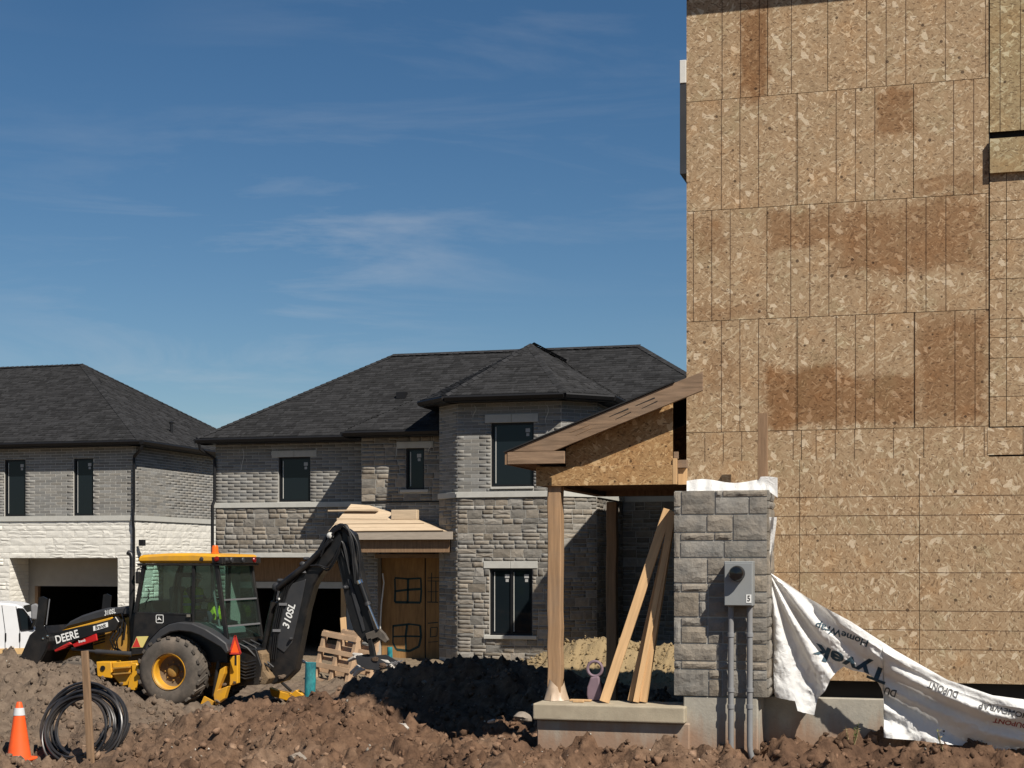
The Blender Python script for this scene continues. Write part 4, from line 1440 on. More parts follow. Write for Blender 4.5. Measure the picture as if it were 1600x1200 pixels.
def panel_xz(x0, x1, z0, z1, start=0.0, vertical=False, m='osb', proud=0.0, Y=Y0, t=0.012):
    g = 0.006
    w_, h_ = x1 - x0 - g, z1 - z0 - g
    mb = MB()
    if not vertical:
        mb.box(start, start + w_, 0, h_, 0, t)      # local: x along the sheet, y up, z outward
        bas = ((1, 0, 0), (0, 0, 1), (0, -1, 0))
        org = (x0 - start, Y - proud, z0)
    else:
        mb.box(start, start + h_, 0, w_, 0, t)      # sheet stands on end: local x runs down the wall
        bas = ((0, 0, -1), (1, 0, 0), (0, -1, 0))
        org = (x0, Y - proud, z1 + start)
    o = mb.build('strandboard_panel', M[m], UH)
    X_, Y_, Z_ = (Vector(b) for b in bas)
    o.matrix_basis = Matrix(((X_.x, Y_.x, Z_.x, org[0]), (X_.y, Y_.y, Z_.y, org[1]), (X_.z, Y_.z, Z_.z, org[2]), (0, 0, 0, 1)))
    return o

IN = 0.0254
XS = PX(1546, Y0)            # seam where the greyer bump-out begins
def row(v0, v1, seams):
    """seams: list of (u of left edge, inches already cut off that sheet)"""
    for i, (u, cut) in enumerate(seams):
        ue = seams[i + 1][0] if i + 1 < len(seams) else None
        x0 = max(PX(u, Y0), XC)
        x1 = PX(ue, Y0) if ue else XS
        z1, z0 = PZ(1073, v0, Y0), PZ(1073, v1, Y0)
        panel_xz(x0, x1 - 0.001, z0, z1, cut * IN)
row(-60, -11, [(1073, 40), (1354, 0)])
row(-11, 160, [(1073, 0.5), (1200, 38), (1294, 0)])
row(160, 331, [(1073, 0.8), (1247, 0), (1428, 0)])
row(331, 503, [(1073, 13), (1199, 6.0), (1355, 0)])
row(503, 676, [(1073, 0.8), (1247, 0), (1430, 0)])
row(676, 722, [(1073, 8), (1188, 2), (1253, 10), (1444, 0)])
# upright sheets below, 4 ft wide
zt = PZ(1073, 722, Y0)
for (u0, u1) in ((1073, 1250), (1250, 1437), (1437, 1628), (1628, 1810)):
    panel_xz(max(PX(u0, Y0), XC), PX(u1, Y0), OB, zt, 0.0, True)
# bump-out on the right: small squares, grey sheet above
YG = Y0 - 0.03
xs = [XS + 0.004, PX(1573, Y0), PX(1640, Y0), PX(1720, Y0), PX(1800, Y0)]
zg = PZ(1546, 209, Y0)
panel_xz(XS + 0.004, PX(1800, Y0), zg + 0.01, WT - 0.02, 20 * IN, False, 'osb_grey', 0.012)
zq = [PZ(1546, v, Y0) for v in (255, 316, 345, 376, 437, 499, 528, 560, 620, 667)]
for i in range(len(zq) - 1):
    for j in range(len(xs) - 1):
        panel_xz(xs[j], xs[j + 1], zq[i + 1], zq[i], 1 * IN, False, 'osb', 0.012)
panel_xz(PX(1543, Y0), PX(1800, Y0), PZ(1546, 711, Y0), zq[-1], 2 * IN, False, 'osb', 0.004)
lb_ = panel_xz(XS + 0.003, PX(1800, Y0), PZ(1546, 266, Y0 - .2), PZ(1546, 211, Y0 - .2), 1 * IN, False, 'osb_grey', 0.03, t=0.045)
lb_.name = 'ledge_block'
m = MB(); m.box(XS - 0.004, XS + 0.002, Y0 - 0.013, Y0 + 0.02, zq[-1], WT); m.build('seam_strip', M['black_trim'], UH)
# window casing standing proud of the far side wall
m = MB(); m.box(XC - 0.075, XC - 0.002, Y0 - 0.03, Y0 + 0.9, PZ(1067, 131, Y0), PZ(1067, 95, Y0)); m.build('window_casing', M['white_vinyl'], UH, bevel=0.005)
m = MB(); m.box(XC - 0.073, XC - 0.002, Y0 - 0.02, Y0 + 0.7, PZ(1067, 272, Y0), PZ(1067, 131.5, Y0)); m.build('casing_flashing', M['machine_grey'], UH)

# stone pillar
YPI = 16.34
PILLAR = [(1053, 767, 1064, 791), (1053, 792, 1064, 803), (1065, 766, 1117, 803), (1118, 766, 1129, 776.5), (1130, 766, 1199, 776.5), (1118, 777, 1170, 803), (1171, 777, 1199, 803),
          (1053, 804, 1104, 831), (1105, 804, 1145, 831), (1146, 804, 1199, 844), (1053, 832, 1063, 870.5), (1064, 832, 1116, 844), (1117, 832, 1145, 844), (1064, 845, 1131, 870.5), (1132, 845, 1199, 870.5),
          (1053, 871.5, 1105, 910.5), (1106, 871.5, 1141, 897.5), (1106, 898.5, 1141, 910.5), (1142, 871.5, 1199, 897.5), (1142, 898.5, 1199, 924),
          (1053, 911.5, 1064, 924.5), (1065, 911.5, 1106, 924.5), (1107, 911.5, 1141, 932.5), (1053, 925.5, 1092, 963.5), (1093, 925.5, 1106, 938.5), (1093, 939.5, 1106, 963.5), (1107, 933.5, 1141, 963.5), (1142, 925, 1199, 941), (1142, 942, 1199, 963.5),
          (1053, 965, 1064, 1005), (1065, 965, 1106, 978), (1065, 979, 1105, 1005), (1107, 965, 1141, 986), (1107, 987, 1129, 1005), (1130, 987, 1151, 1005), (1142, 965, 1199, 986), (1152, 987, 1199, 1005),
          (1053, 1006, 1120, 1032.5), (1121, 1006, 1151, 1032.5), (1152, 1006, 1199, 1032.5), (1053, 1033.5, 1064, 1045.5), (1065, 1033.5, 1120, 1045.5), (1121, 1033.5, 1151, 1045.5), (1152, 1033.5, 1199, 1045.5),
          (1053, 1046.5, 1107, 1088), (1108, 1046.5, 1128, 1060.5), (1108, 1061.5, 1128, 1088), (1129, 1046.5, 1176, 1088), (1177, 1046.5, 1199, 1060.5), (1177, 1061.5, 1199, 1088)]
px0, px1 = PX(1053, YPI), PX(1199, YPI)
pz0, pz1 = PZ(1120, 1088, YPI), PZ(1120, 766, YPI)
m = MB(); m.box(px0 + .01, px1 - .01, YPI, Y0 - 0.02, pz0, pz1 - 0.004)
pil = m.build('stone_pillar', M['mortar'], UH)
fpil = Face((px0, YPI, pz0), (px1 - px0, 0, 0), pz1 - pz0)
fside = Face((px1, YPI, pz0), (0, Y0 - 0.02 - YPI, 0), pz1 - pz0)
prs = []
for (u0, v0, u1, v1) in PILLAR:
    prs.append((fpil, (PX(u0, YPI) - px0, PZ(1120, v1, YPI) - pz0, PX(u1, YPI) - px0, PZ(1120, v0, YPI) - pz0)))
def lay_pillar():
    for fc, (x0, y0, x1, y1) in prs + [(fside, r) for r in ashlar(0, 0, fside.w, fside.h, RN, (0.16, 0.2, 0.25), (2, 3))]:
        wd, ht = x1 - x0 - 0.009, y1 - y0 - 0.009
        c = fc.p((x0 + x1) / 2, (y0 + y1) / 2)
        nx, ny = max(3, int(wd / 0.045)), max(3, int(ht / 0.045))
        me = unit_mesh('stone', big_rock(RN.random(), nx, ny, wd, ht), M['pillar_stone'])
        o = bpy.data.objects.new('stone', me)
        COL.objects.link(o)
        o.parent = pil
        o.matrix_basis = Matrix(((fc.r.x, fc.up.x, fc.n.x, c.x), (fc.r.y, fc.up.y, fc.n.y, c.y), (fc.r.z, fc.up.z, fc.n.z, c.z), (0, 0, 0, 1)))

def big_rock(seed, nx, ny, wd, ht):
    """split-face stone: flat dressed margin, rough raised middle with a chipped lower edge"""
    r = random.Random(seed)
    ox = r.uniform(0, 50)
    v, f = [], []
    for j in range(ny + 1):
        for i in range(nx + 1):
            x, y = (i / nx - 0.5) * wd, (j / ny - 0.5) * ht
            e = min(i, nx - i, 1) * min(j, ny - j, 1)
            n = mnoise.noise(Vector((x * 9 + ox, y * 11, ox))) + 0.6 * mnoise.noise(Vector((x * 24 + ox, y * 26, 3 + ox)))
            z = 0.013 + e * (0.010 + 0.010 * n)
            if e:
                x += r.uniform(-.2, .2) * wd / nx; y += r.uniform(-.25, .25) * ht / ny
            v.append((x, y, max(0.006, z)))
    for j in range(ny):
        for i in range(nx):
            a = j * (nx + 1) + i
            f.append((a, a + 1, a + nx + 2, a + nx + 1))
    rim = list(range(nx + 1)) + [(j + 1) * (nx + 1) - 1 for j in range(1, ny + 1)] + [ny * (nx + 1) + i for i in range(nx - 1, -1, -1)] + [j * (nx + 1) for j in range(ny - 1, 0, -1)]
    b = len(v)
    for k in rim: v.append((v[k][0], v[k][1], -0.008))
    n = len(rim)
    for k in range(n): f.append((rim[k], b + k, b + (k + 1) % n, rim[(k + 1) % n]))
    return v, f
lay_pillar()
m = MB(); m.box(px0 + 0.1, PX(1184, YPI), YPI - 0.0, Y0 + 0.02, -0.5, pz0 - 0.004); m.build('pillar_footing', M['concrete'], UH, bevel=0.012)

# porch
YF, YK = 16.55, 19.45
def porch():
    sx0, sx1 = PX(832, 16.2), PX(1070, 16.2)
    sz1, sz0 = PZ(950, 1102, 16.2), PZ(950, 1128, 16.2)
    m = MB(); m.box(sx0, sx1, 16.2, 16.78, sz0, sz1)
    m.build('porch_slab', M['slab'], UH, bevel=0.02, seg=3)
    m = MB(); m.box(PX(839, 16.28), PX(1077, 16.28), 16.28, 16.7, -0.5, sz0 - 0.003)
    m.build('porch_foundation', M['concrete'], UH, bevel=0.012)
    pt = PZ(865, 758, YF)
    def post(u0, u1, Y, zb, ztop, name='porch_post'):
        x0, x1 = PX(u0, Y), PX(u1, Y)
        mm = MB()
        n = 12
        rr = random.Random(int(u0))
        for i in range(n):
            za, zb2 = zb + (ztop - zb) * i / n, zb + (ztop - zb) * (i + 1) / n
            if i == 0: prev = 0.0
            q = 0.006 * rr.uniform(-1, 1)
            mm.add([(x0 + prev, Y, za), (x1 + prev, Y, za), (x1 + prev, Y + x1 - x0, za), (x0 + prev, Y + x1 - x0, za), (x0 + q, Y, zb2), (x1 + q, Y, zb2), (x1 + q, Y + x1 - x0, zb2), (x0 + q, Y + x1 - x0, zb2)],
                   [(0, 1, 5, 4), (1, 2, 6, 5), (2, 3, 7, 6), (3, 0, 4, 7)] + ([(0, 3, 2, 1)] if i == 0 else []) + ([(4, 5, 6, 7)] if i == n - 1 else []))
            prev = q
        return mm.build(name, M['wood_post'], UH, bevel=0.008)
    post(855, 876, YF, sz1, pt)
    post(947, 963, YK, 0.1, PZ(955, 784, YK))
    # beam clad in strandboard, header lumber
    bx0, bx1 = PX(838, YF - 0.03), PX(1051, YF - 0.03)
    bz0, bz1 = PZ(900, 759, YF), PZ(900, 729, YF)
    yb = YF - 0.03
    def sheet(poly, name, Y, t=0.012, m_='osb_warm'):
        mb = MB()
        mb.prism([(x, z, 0) for x, z in poly], (0, 0, t))
        o = mb.build(name, M[m_], UH)
        o.matrix_basis = Matrix(((1, 0, 0, 0), (0, 0, -1, Y), (0, 1, 0, 0), (0, 0, 0, 1)))
        return o
    # the sheets' printed lines lie outside their local x range, as on offcuts
    sheet([(bx0, bz0), (bx1, bz0), (bx1, bz1 - 0.003), (bx0, bz1 - 0.003)], 'beam_cladding', yb)
    gx0, gx1 = PX(884, yb), PX(1051, yb)
    gz1 = PZ(1051, 622, yb)
    gl = PZ(884, 700, yb)
    sheet([(gx0, bz1), (gx1, bz1), (gx1, gz1), (gx0, gl)], 'gable_sheathing', yb + 0.02)
    mb = MB(); mb.box(bx0 + .005, bx1, yb + 0.002, yb + 0.14, bz0 + 0.005, bz1); mb.build('front_beam', M['wood_h'], UH)
    mb = MB(); mb.box(bx0 + .005, bx0 + 0.15, yb + 0.141, YK + 0.1, bz0 + 0.004, bz1 + .02); mb.build('side_beam', M['wood_old'], UH)
    zk0, zk1 = PZ(1000, 785, YK), bz1 + .02
    mb = MB(); mb.box(bx0 + 0.151, XC + 0.02, YK, YK + 0.14, bz0 + 0.004, zk1); mb.build('rear_beam', M['wood_old'], UH)
    for k in range(6):
        y = yb + 0.36 + k * 0.42
        mb = MB(); mb.box(bx0 + 0.151, XC + 0.0, y, y + 0.04, bz0 + 0.05, bz0 + 0.19); mb.build('joist', M['wood_old'], UH)
    # stud and short header between gable and house
    x0, x1 = PX(1051.5, yb), PX(1057, yb)
    mb = MB(); mb.box(x0, x1, yb - 0.012, yb + 0.06, bz0 + 0.002, PZ(1054, 716, yb)); mb.build('end_stud', M['wood_new'], UH)
    mb = MB(); mb.box(x1 + 0.002, PX(1073, yb + 0.1), yb + 0.1, yb + 0.14, bz0 + 0.002, PZ(1065, 731, yb)); mb.build('short_header', M['wood_new'], UH)
    mb = MB(); mb.box(x1 + 0.002, PX(1073, yb + 0.08), yb + 0.06, yb + 0.18, PZ(1065, 730, yb), PZ(1065, 718, yb)); mb.build('short_header', M['wood_h'], UH)
    mb = MB(); mb.box(PX(1051, yb), PX(1058, yb), yb + 0.07, yb + 0.1, PZ(1054, 716, yb), PZ(1054, 705, yb)); mb.build('blocking', M['wood_h'], UH)
    # rake fascia, horizontal return and roof deck
    yr = 16.31
    a, b = P(793, 706, yr), P(1098, 580, yr)
    sl = (b.z - a.z) / (b.x - a.x)
    dz = 0.205
    f = MB()
    f.prism([(a.x, yr, a.z), (b.x, yr, b.z), (b.x, yr, b.z - dz), (a.x + dz / sl * 0.98, yr, a.z)], (0, 0.04, 0))
    f.build('rake_fascia', M['wood_h'], UH, bevel=0.004)
    r0, r1 = P(793, 708, yr), P(882, 725.5, yr)
    f = MB(); f.box(r0.x, PX(882, yr), yr - 0.012, yr + 0.035, PZ(840, 725, yr), a.z - 0.004); f.build('soffit_return', M['wood_h'], UH, bevel=0.004)
    f = MB(); f.box(r0.x - 0.03, r0.x - 0.001, yr + 0.0, YK + 0.4, PZ(840, 725, yr), a.z); f.build('eave_fascia', M['wood_old'], UH)
    f = MB(); f.quad((r0.x, yr + .04, PZ(840, 724, yr)), (bx0, yr + .04, PZ(840, 724, yr)), (bx0, YK + .4, PZ(840, 724, yr)), (r0.x, YK + .4, PZ(840, 724, yr))); f.build('soffit', M['wood_old'], UH, recalc=False)
    up = Vector((-sl, 0, 1)).normalized() * 0.014
    f = MB()
    q = [Vector((a.x - 0.04, yr - 0.02, a.z - 0.04 * sl + 0.004)), Vector((b.x - 0.3, yr - 0.02, b.z - 0.3 * sl + 0.004)), Vector((b.x - 0.3, YK + 0.4, b.z - 0.3 * sl + 0.004)), Vector((a.x - 0.04, YK + 0.4, a.z - 0.04 * sl + 0.004))]
    f.add(q + [x + up for x in q], [(0, 3, 2, 1), (4, 5, 6, 7), (0, 1, 5, 4), (1, 2, 6, 5), (2, 3, 7, 6), (3, 0, 4, 7)])
    f.build('roof_deck', M['roof_dark'], UH)
    rz_ = lambda x: a.z + sl * (x - a.x) - 0.01
    sheet([(bx0 + 0.2, bz1 + 0.03), (XC, bz1 + 0.03), (XC, rz_(XC)), (bx0 + 0.2, rz_(bx0 + 0.2))], 'rear_gable', YK + 0.12)
    for k in range(3):                      # slots broken through the rake board's upper lamina
        u_ = (890, 952, 993)[k]; v_ = (676, 651, 634)[k]
        p0, p1 = P(u_, v_, yr - 0.001), P(u_ + 30, v_ - 12.5, yr - 0.001)
        f = MB(); f.bar(p0, p1, 0.004, 0.004, up=(0, -1, 0), w2=0.014); f.bar(p0 + Vector((0.07, 0, -0.03)), p1 + Vector((0.03, 0, -0.036)), 0.003, 0.004, up=(0, -1, 0), w2=0.010)
        f.build('gouge', M['wood_old'] if k == 0 else M['dark_room'], UH)
    # plastic film skirt round the post foot
    cx_, cy_ = PX(866, YF), YF + 0.07
    s = MB()
    n, rows = 22, 5
    vv = []
    for j in range(rows):
        t = j / (rows - 1)
        for i in range(n):
            g = 2 * math.pi * i / n
            r_ = 0.108 + 0.008 * math.sin(3 * g + 1) + 0.012 * math.sin(7 * g) * (1 - t) + 0.018 * (1 - t) ** 2
            vv.append((cx_ + r_ * math.cos(g) * (1.05 - .25 * t), cy_ + r_ * math.sin(g) * (1.05 - .25 * t), sz1 + 0.004 + 0.19 * t * (1 + .25 * math.sin(2 * g))))
    ff = [(j * n + i, j * n + (i + 1) % n, (j + 1) * n + (i + 1) % n, (j + 1) * n + i) for j in range(rows - 1) for i in range(n)]
    s.add(vv, ff)
    tag(s.build('plastic_film', M['film'], None, smooth=True, recalc=False), 'crumpled clear plastic film wrapped round the foot of the front porch post', 'plastic film')
    return sz1
SLAB_Z = porch()

def leaning(name, label, p, q, wd, th, m, cat='plank', group=None):
    """a board as one mesh, its local z along its length"""
    p, q = Vector(p), Vector(q)
    L = (q - p).length
    z = (q - p).normalized()
    y = Vector((0, 1, 0)); y = (y - z * y.dot(z)).normalized()
    x = y.cross(z)
    mb = MB(); mb.box(-wd / 2, wd / 2, -th / 2, th / 2, 0, L)
    o = mb.build(name, M[m], None, bevel=0.003)
    o.matrix_basis = Matrix(((x.x, y.x, z.x, p.x), (x.y, y.y, z.y, p.y), (x.z, y.z, z.z, p.z), (0, 0, 0, 1)))
    return tag(o, label, cat, group)
def lean_at(ub, ut, vt, Yb, Yt, wd, th, m, label):
    b = Vector((PX(ub, Yb), Yb, SLAB_Z + 0.012)); t_ = P(ut, vt, Yt)
    leaning('leaning_plank', label, b, t_, wd, th, m, group='planks leaning against the pillar')
lean_at(944, 1044, 796, 16.42, 16.78, 0.105, 0.038, 'wood_new', 'widest fresh plank leaning at the flattest angle towards the stone pillar')
lean_at(985, 1041, 850, 16.60, 16.86, 0.055, 0.085, 'wood_new', 'thin plank standing just right of the widest leaning plank')
lean_at(994, 1047, 830, 16.50, 16.74, 0.06, 0.09, 'wood_new', 'middle plank of the bundle leaning on the stone pillar')
lean_at(1005, 1051, 800, 16.54, 16.76, 0.075, 0.09, 'wood_new', 'steepest plank leaning closest to the stone pillar')

# dark timber upright on top of the pillar and the wrap folded round the pillar head
x0, x1 = PX(1184, YPI + .12), PX(1199, YPI + .12)
m = MB(); m.box(x0, x1, YPI + 0.12, YPI + 0.17, pz1 - 0.0, PZ(1191, 645, YPI + .12))
tag(m.build('timber_upright', M['wood_old'], None, bevel=0.003), 'short brown timber upright standing on the stone pillar head', 'timber')
def wrap_strip():
    s = MB()
    n, rows = 60, 8
    vv = []
    for i in range(n):
        t = i / (n - 1)
        u = 1073 + t * 142
        for j in range(rows):
            k = j / (rows - 1)
            v = 767.5 - k * (16 + 3 * math.sin(t * 9) + (4 if t > 0.8 else 0)) + (10 * (1 - k) * max(0, (t - 0.9) / 0.1))
            y = YPI + 0.14 - 0.10 * (1 - k) * (1 if t < 0.86 else 0.5) + 0.012 * mnoise.noise(Vector((t * 30, k * 4, 0))) + 0.01 * math.sin(t * 40)
            if t > 0.78: y = min(y, YPI + 0.105)
            vv.append(P(u, v, y))
    s.add(vv, [(i * rows + j, (i + 1) * rows + j, (i + 1) * rows + j + 1, i * rows + j + 1) for i in range(n - 1) for j in range(rows - 1)])
    tag(s.build('wrap_strip', M['wrap'], None, smooth=True, recalc=False), 'crinkled strip of white house wrap along the top of the stone pillar', 'house wrap')
wrap_strip()

# hanging sheet of house wrap
TOP = [(1196, 770), (1200, 812), (1201, 893)]
TE = ([1201, 1230, 1260, 1330, 1400, 1480, 1550, 1600, 1660, 1740], [893, 912, 933, 970, 1015, 1060, 1084, 1091, 1097, 1104])
BE = ([1201, 1211, 1212.5, 1243, 1247, 1262, 1271, 1275, 1279, 1289, 1297, 1307, 1318, 1330, 1350, 1368, 1376, 1380, 1381.5, 1400, 1440, 1480, 1508, 1512, 1560, 1600, 1660, 1740],
      [920, 1085, 1089, 1095, 1110, 1116, 1119, 1096, 1090, 1080, 1062, 1050, 1042, 1047, 1050, 1060, 1074, 1090, 1151, 1153, 1158, 1163, 1167, 1171, 1176, 1178, 1182, 1186])
YS = 16.62
def sheet_y(x, z):
    """the sheet hangs in pleats from the pillar; to the right its rolled hem stands forward and the cloth tucks back under it"""
    pn = P(1201, 893, YS)
    dx, dz = x - pn.x, pn.z - z
    r = math.hypot(dx, dz)
    a = math.atan2(dz, max(dx, 0.001))
    u, v, _ = proj((x, YS, z))
    tv, bv = float(np.interp(u, *TE)), float(np.interp(u, *BE))
    t = min(1.2, max(0.0, (v - tv) / max(30.0, bv - tv)))
    k = min(1.0, r / 0.55)
    left = math.exp(-max(0.0, (u - 1255) / 75) ** 2)
    sn = math.sin(21 * a + 2.2 * mnoise.noise(Vector((r * 1.3, a * 2, 0))))
    pleat = 0.062 * math.copysign(abs(sn) ** 0.55, sn) * k * left
    s_ = max(0.0, min(1.0, (u - 1235) / 170.0))
    s_ = s_ * s_ * (3 - 2 * s_)
    hem = 0.07 * max(0.0, 1 - (v - tv) / 13.0)                       # rolled top edge leans back upward
    vb = 1082 + (u - 1381) * 0.62
    tuck = 0.0042 * max(0.0, v - tv - 13)
    if u > 1381 and v > vb: tuck -= 0.0062 * (v - vb)
    tuck += 0.035 * math.sin((v - tv) * 0.17 + 2.5 * mnoise.noise(Vector((x * 1.5, 0, 4)))) * min(1, (v - tv) / 25)
    if u > 1381: tuck += 0.02 * math.sin((v - vb) * 0.22 + (u - 1381) * 0.05)
    right = s_ * (hem + tuck - 0.22)
    n1 = mnoise.noise(Vector((x * 5, z * 5, 2)))
    n2 = mnoise.noise(Vector((x * 12 + z * 3, z * 12, 5)))
    n3 = mnoise.noise(Vector((x * 26, z * 26 + x * 9, 8)))
    crease = 0.032 * abs(n1) + 0.022 * abs(n2) + 0.010 * abs(n3)
    return YS + pleat + right + crease * min(1, 0.3 + t) - 0.02
def wrap_sheet():
    us = np.unique(np.concatenate([np.linspace(1201, 1610, 330), np.linspace(1612, 1740, 30), np.array([1211, 1243, 1271, 1276, 1380, 1381.5, 1509])]))
    rows = 70
    s = MB()
    vv = []
    for u in us:
        a, b = np.interp(u, *TE), np.interp(u, *BE)
        for j in range(rows):
            v = a + (b - a) * j / (rows - 1)
            p = P(u, v, YS)
            vv.append((p.x, sheet_y(p.x, p.z), p.z))
    n = len(us)
    s.add(vv, [(i * rows + j, (i + 1) * rows + j, (i + 1) * rows + j + 1, i * rows + j + 1) for i in range(n - 1) for j in range(rows - 1)])
    th = thing('house_wrap_sheet', 'torn white house wrap sheet sagging from the pillar across the concrete foundation', 'house wrap', P(1300, 1150, YS))
    s.build('sheet', M['wrap'], th, smooth=True, recalc=False)
    # narrow tail up along the pillar
    t_ = MB(); vv = []
    n2 = 24
    for i in range(n2):
        k = i / (n2 - 1)
        v = 808 + k * 88
        wv = 1212 - 3 * math.sin(k * 3.0) - 10 * k * k
        for j in range(4):
            u = 1201 + (wv - 1201 + 2) * j / 3
            p = P(u, v, YPI + 0.02 + 0.1 * k)
            vv.append((p.x, p.y + 0.02 * math.sin(j * 2.1 + k * 6), p.z))
    t_.add(vv, [(i * 4 + j, i * 4 + j + 1, (i + 1) * 4 + j + 1, (i + 1) * 4 + j) for i in range(n2 - 1) for j in range(3)])
    t_.build('torn_tail', M['wrap'], th, smooth=True, recalc=False)
    ink = mat('blue_black_ink', (0.035, 0.065, 0.085), 0.7, 0.2, 20)
    inkr = mat('red_ink', (0.35, 0.05, 0.05), 0.7, 0.2, 20)
    inkg = mat('grey_ink', (0.09, 0.09, 0.09), 0.7, 0.2, 20)
    def word(tx, u0, v0, u1, v1, hgt, m_, bold=0.02, sx=1.0):
        """printed upside down: the word's start is at u1,v1 on the right"""
        a, b = P(u1, v1, YS), P(u0, v0, YS)
        me = text_mesh(tx, 1.0, bold)
        xs_ = [v.co.x for v in me.vertices]; ys_ = [v.co.y for v in me.vertices]
        W, Hh = max(xs_) - min(xs_), max(ys_) - min(ys_)
        bm = bmesh.new(); bm.from_mesh(me)
        bmesh.ops.triangulate(bm, faces=bm.faces)
        for _ in range(2):
            ed = [e for e in bm.edges if e.calc_length() > 0.12]
            bmesh.ops.subdivide_edges(bm, edges=ed, cuts=3)
            bmesh.ops.triangulate(bm, faces=bm.faces)
        d = b - a
        L = d.length
        ex = d.normalized()
        ey = Vector((ex.z, 0, -ex.x))           # text up points down the sheet
        if ey.z > 0: ey = -ey
        for v in bm.verts:
            q = a + ex * ((v.co.x - min(xs_)) / W * L) + ey * ((v.co.y - min(ys_)) / Hh * hgt)
            v.co = Vector((q.x, sheet_y(q.x, q.z) - 0.009, q.z))
        bm.to_mesh(me); bm.free()
        me.materials.clear(); me.materials.append(m_)
        o = bpy.data.objects.new('printed_word', me); COL.objects.link(o); set_parent(o, th)
    word('Tyvek', 1277, 998, 1393, 1041, 0.205, ink, 0.03)
    word('HomeWrap', 1278, 968, 1360, 996, 0.10, ink)
    word('DU', 1384, 1072, 1402, 1078, 0.09, inkg)
    word('DUPONT', 1452, 1062, 1498, 1078, 0.07, inkg)
    word('HOMEWRAP', 1530, 1094, 1606, 1112, 0.06, inkg)
    word('DUPONT', 1552, 1119, 1606, 1129, 0.06, inkr)
wrap_sheet()

# electric meter with its conduits
def meter():
    ym = 16.12
    yw = YPI - 0.02
    x0, x1 = PX(1131, ym), PX(1176, ym)
    z0, z1 = PZ(1153, 947, ym), PZ(1153, 877, ym)
    t = thing('electric_meter', 'grey electric meter box with round black dial and two conduits on the pillar', 'electric meter', ((x0 + x1) / 2, yw, 0.4))
    m = MB(); m.box(x0, x1, ym + 0.012, yw - 0.005, z0, z1); m.build('box', M['meter_grey'], t, bevel=0.006)
    m = MB(); m.box(x0 + 0.008, x1 - 0.008, ym, ym + 0.011, z0 + 0.008, z1 - 0.02); m.build('cover', M['meter_grey'], t, bevel=0.003)
    c = P(1152, 896, ym)
    m = MB(); m.lathe([(0.082, 0.0), (0.082, -0.03), (0.080, -0.034)], c, 'Y', 32); m.build('dial_ring', M['machine_black'], t, smooth=True)
    m = MB(); m.lathe([(0.079, -0.034), (0.078, -0.085), (0.068, -0.105), (0.0, -0.112)], c, 'Y', 32, cap=False); m.build('dial_dome', M['meter_glass'], t, smooth=True)
    l0, l1 = P(1166, 942, ym), P(1174, 929, ym)
    m = MB(); m.box(l0.x, l1.x, ym - 0.004, ym - 0.001, l0.z, l1.z); lb = m.build('label_plate', M['white_print'], t)
    lettering('5', 0.085, Matrix.Translation(((l0.x + l1.x) / 2, ym - 0.006, (l0.z + l1.z) / 2)) @ Matrix.Rotation(math.pi / 2, 4, 'X'), M['machine_black'], lb, 'label_figure', sx=0.8)
    yc = YPI - 0.10
    for (u, vb, hook) in ((1142, 1205, False), (1171.5, 1186, True)):
        x = PX(u, yc)
        pts = [(x, yc, PZ(u, 946, yc)), (x, yc, PZ(u, vb - (22 if hook else 0), yc))]
        if hook: pts += [(x + 0.005, yc, PZ(u, vb - 12, yc)), (x + 0.025, yc + 0.01, PZ(u, vb, yc)), (x + 0.04, yc + 0.02, PZ(u, vb + 18, yc))]
        m = MB(); m.tube(pts, 0.031, 12); cd_ = m.build('conduit', M['pvc_grey'], t, smooth=True)
        for v in (992, 1078, 1104):
            z = PZ(u, v, yc)
            m = MB(); m.lathe([(0.0325, -0.022), (0.0385, -0.02), (0.0385, 0.02), (0.0325, 0.022)], (x, yc, z), 'Z', 14); m.build('coupling', M['pvc_grey'], cd_, smooth=True)
meter()

# mauve plastic thing with a ring handle on the slab
def ring_case():
    Y = 16.66
    t = thing('ring_handled_case', 'mauve plastic case with a round ring handle standing on the porch slab', 'case', P(929, 1090, Y))
    c = P(929.5, 1045, Y)
    pts = [(c.x + 0.082 * math.cos(a), Y, c.z + 0.082 * math.sin(a)) for a in [2 * math.pi * i / 28 for i in range(28)]]
    m = MB(); m.tube(pts, 0.017, 8, closed=True); m.build('ring', M['mauve'], t, smooth=True)
    prof = [(-10, 1095), (-12, 1086), (-11.5, 1074), (-8, 1064), (-6.5, 1058), (6.5, 1056), (8, 1064), (9.5, 1074), (11, 1086), (10, 1095)]
    m = MB(); m.prism([P(929.5 + a, v, Y) + Vector((0, -0.03, 0)) for a, v in prof], (0, 0.07, 0)); m.build('body', M['mauve'], t, bevel=0.015, seg=2)
ring_case()
for (u, v, Y, w_, hh, d) in ((906, 1097, 16.52, 0.12, 0.02, 0.08), (903, 1100, 16.40, 0.06, 0.03, 0.05)):
    p = P(u, v, Y)
    m = MB(); m.box(p.x - w_, p.x + w_, Y, Y + d, SLAB_Z + 0.002, SLAB_Z + 0.002 + hh)
    tag(m.build('lumber_offcut', M['wood_new'], None, bevel=0.004), 'longer flat lumber offcut lying on the porch slab' if w_ > 0.1 else 'small lumber offcut lying in front of the longer one on the porch slab', 'offcut')

# ------------------------------------------------------------------ backhoe loader, heading along the street to the left
YN = 26.3
def q(u, v, Y=YN): return P(u, v, Y)
BGZ = -0.14
BH = thing('backhoe_loader', 'yellow and black backhoe loader with raised folded digging arm and muddy tyres', 'backhoe', (PX(270, YN), YN + 1.1, BGZ))

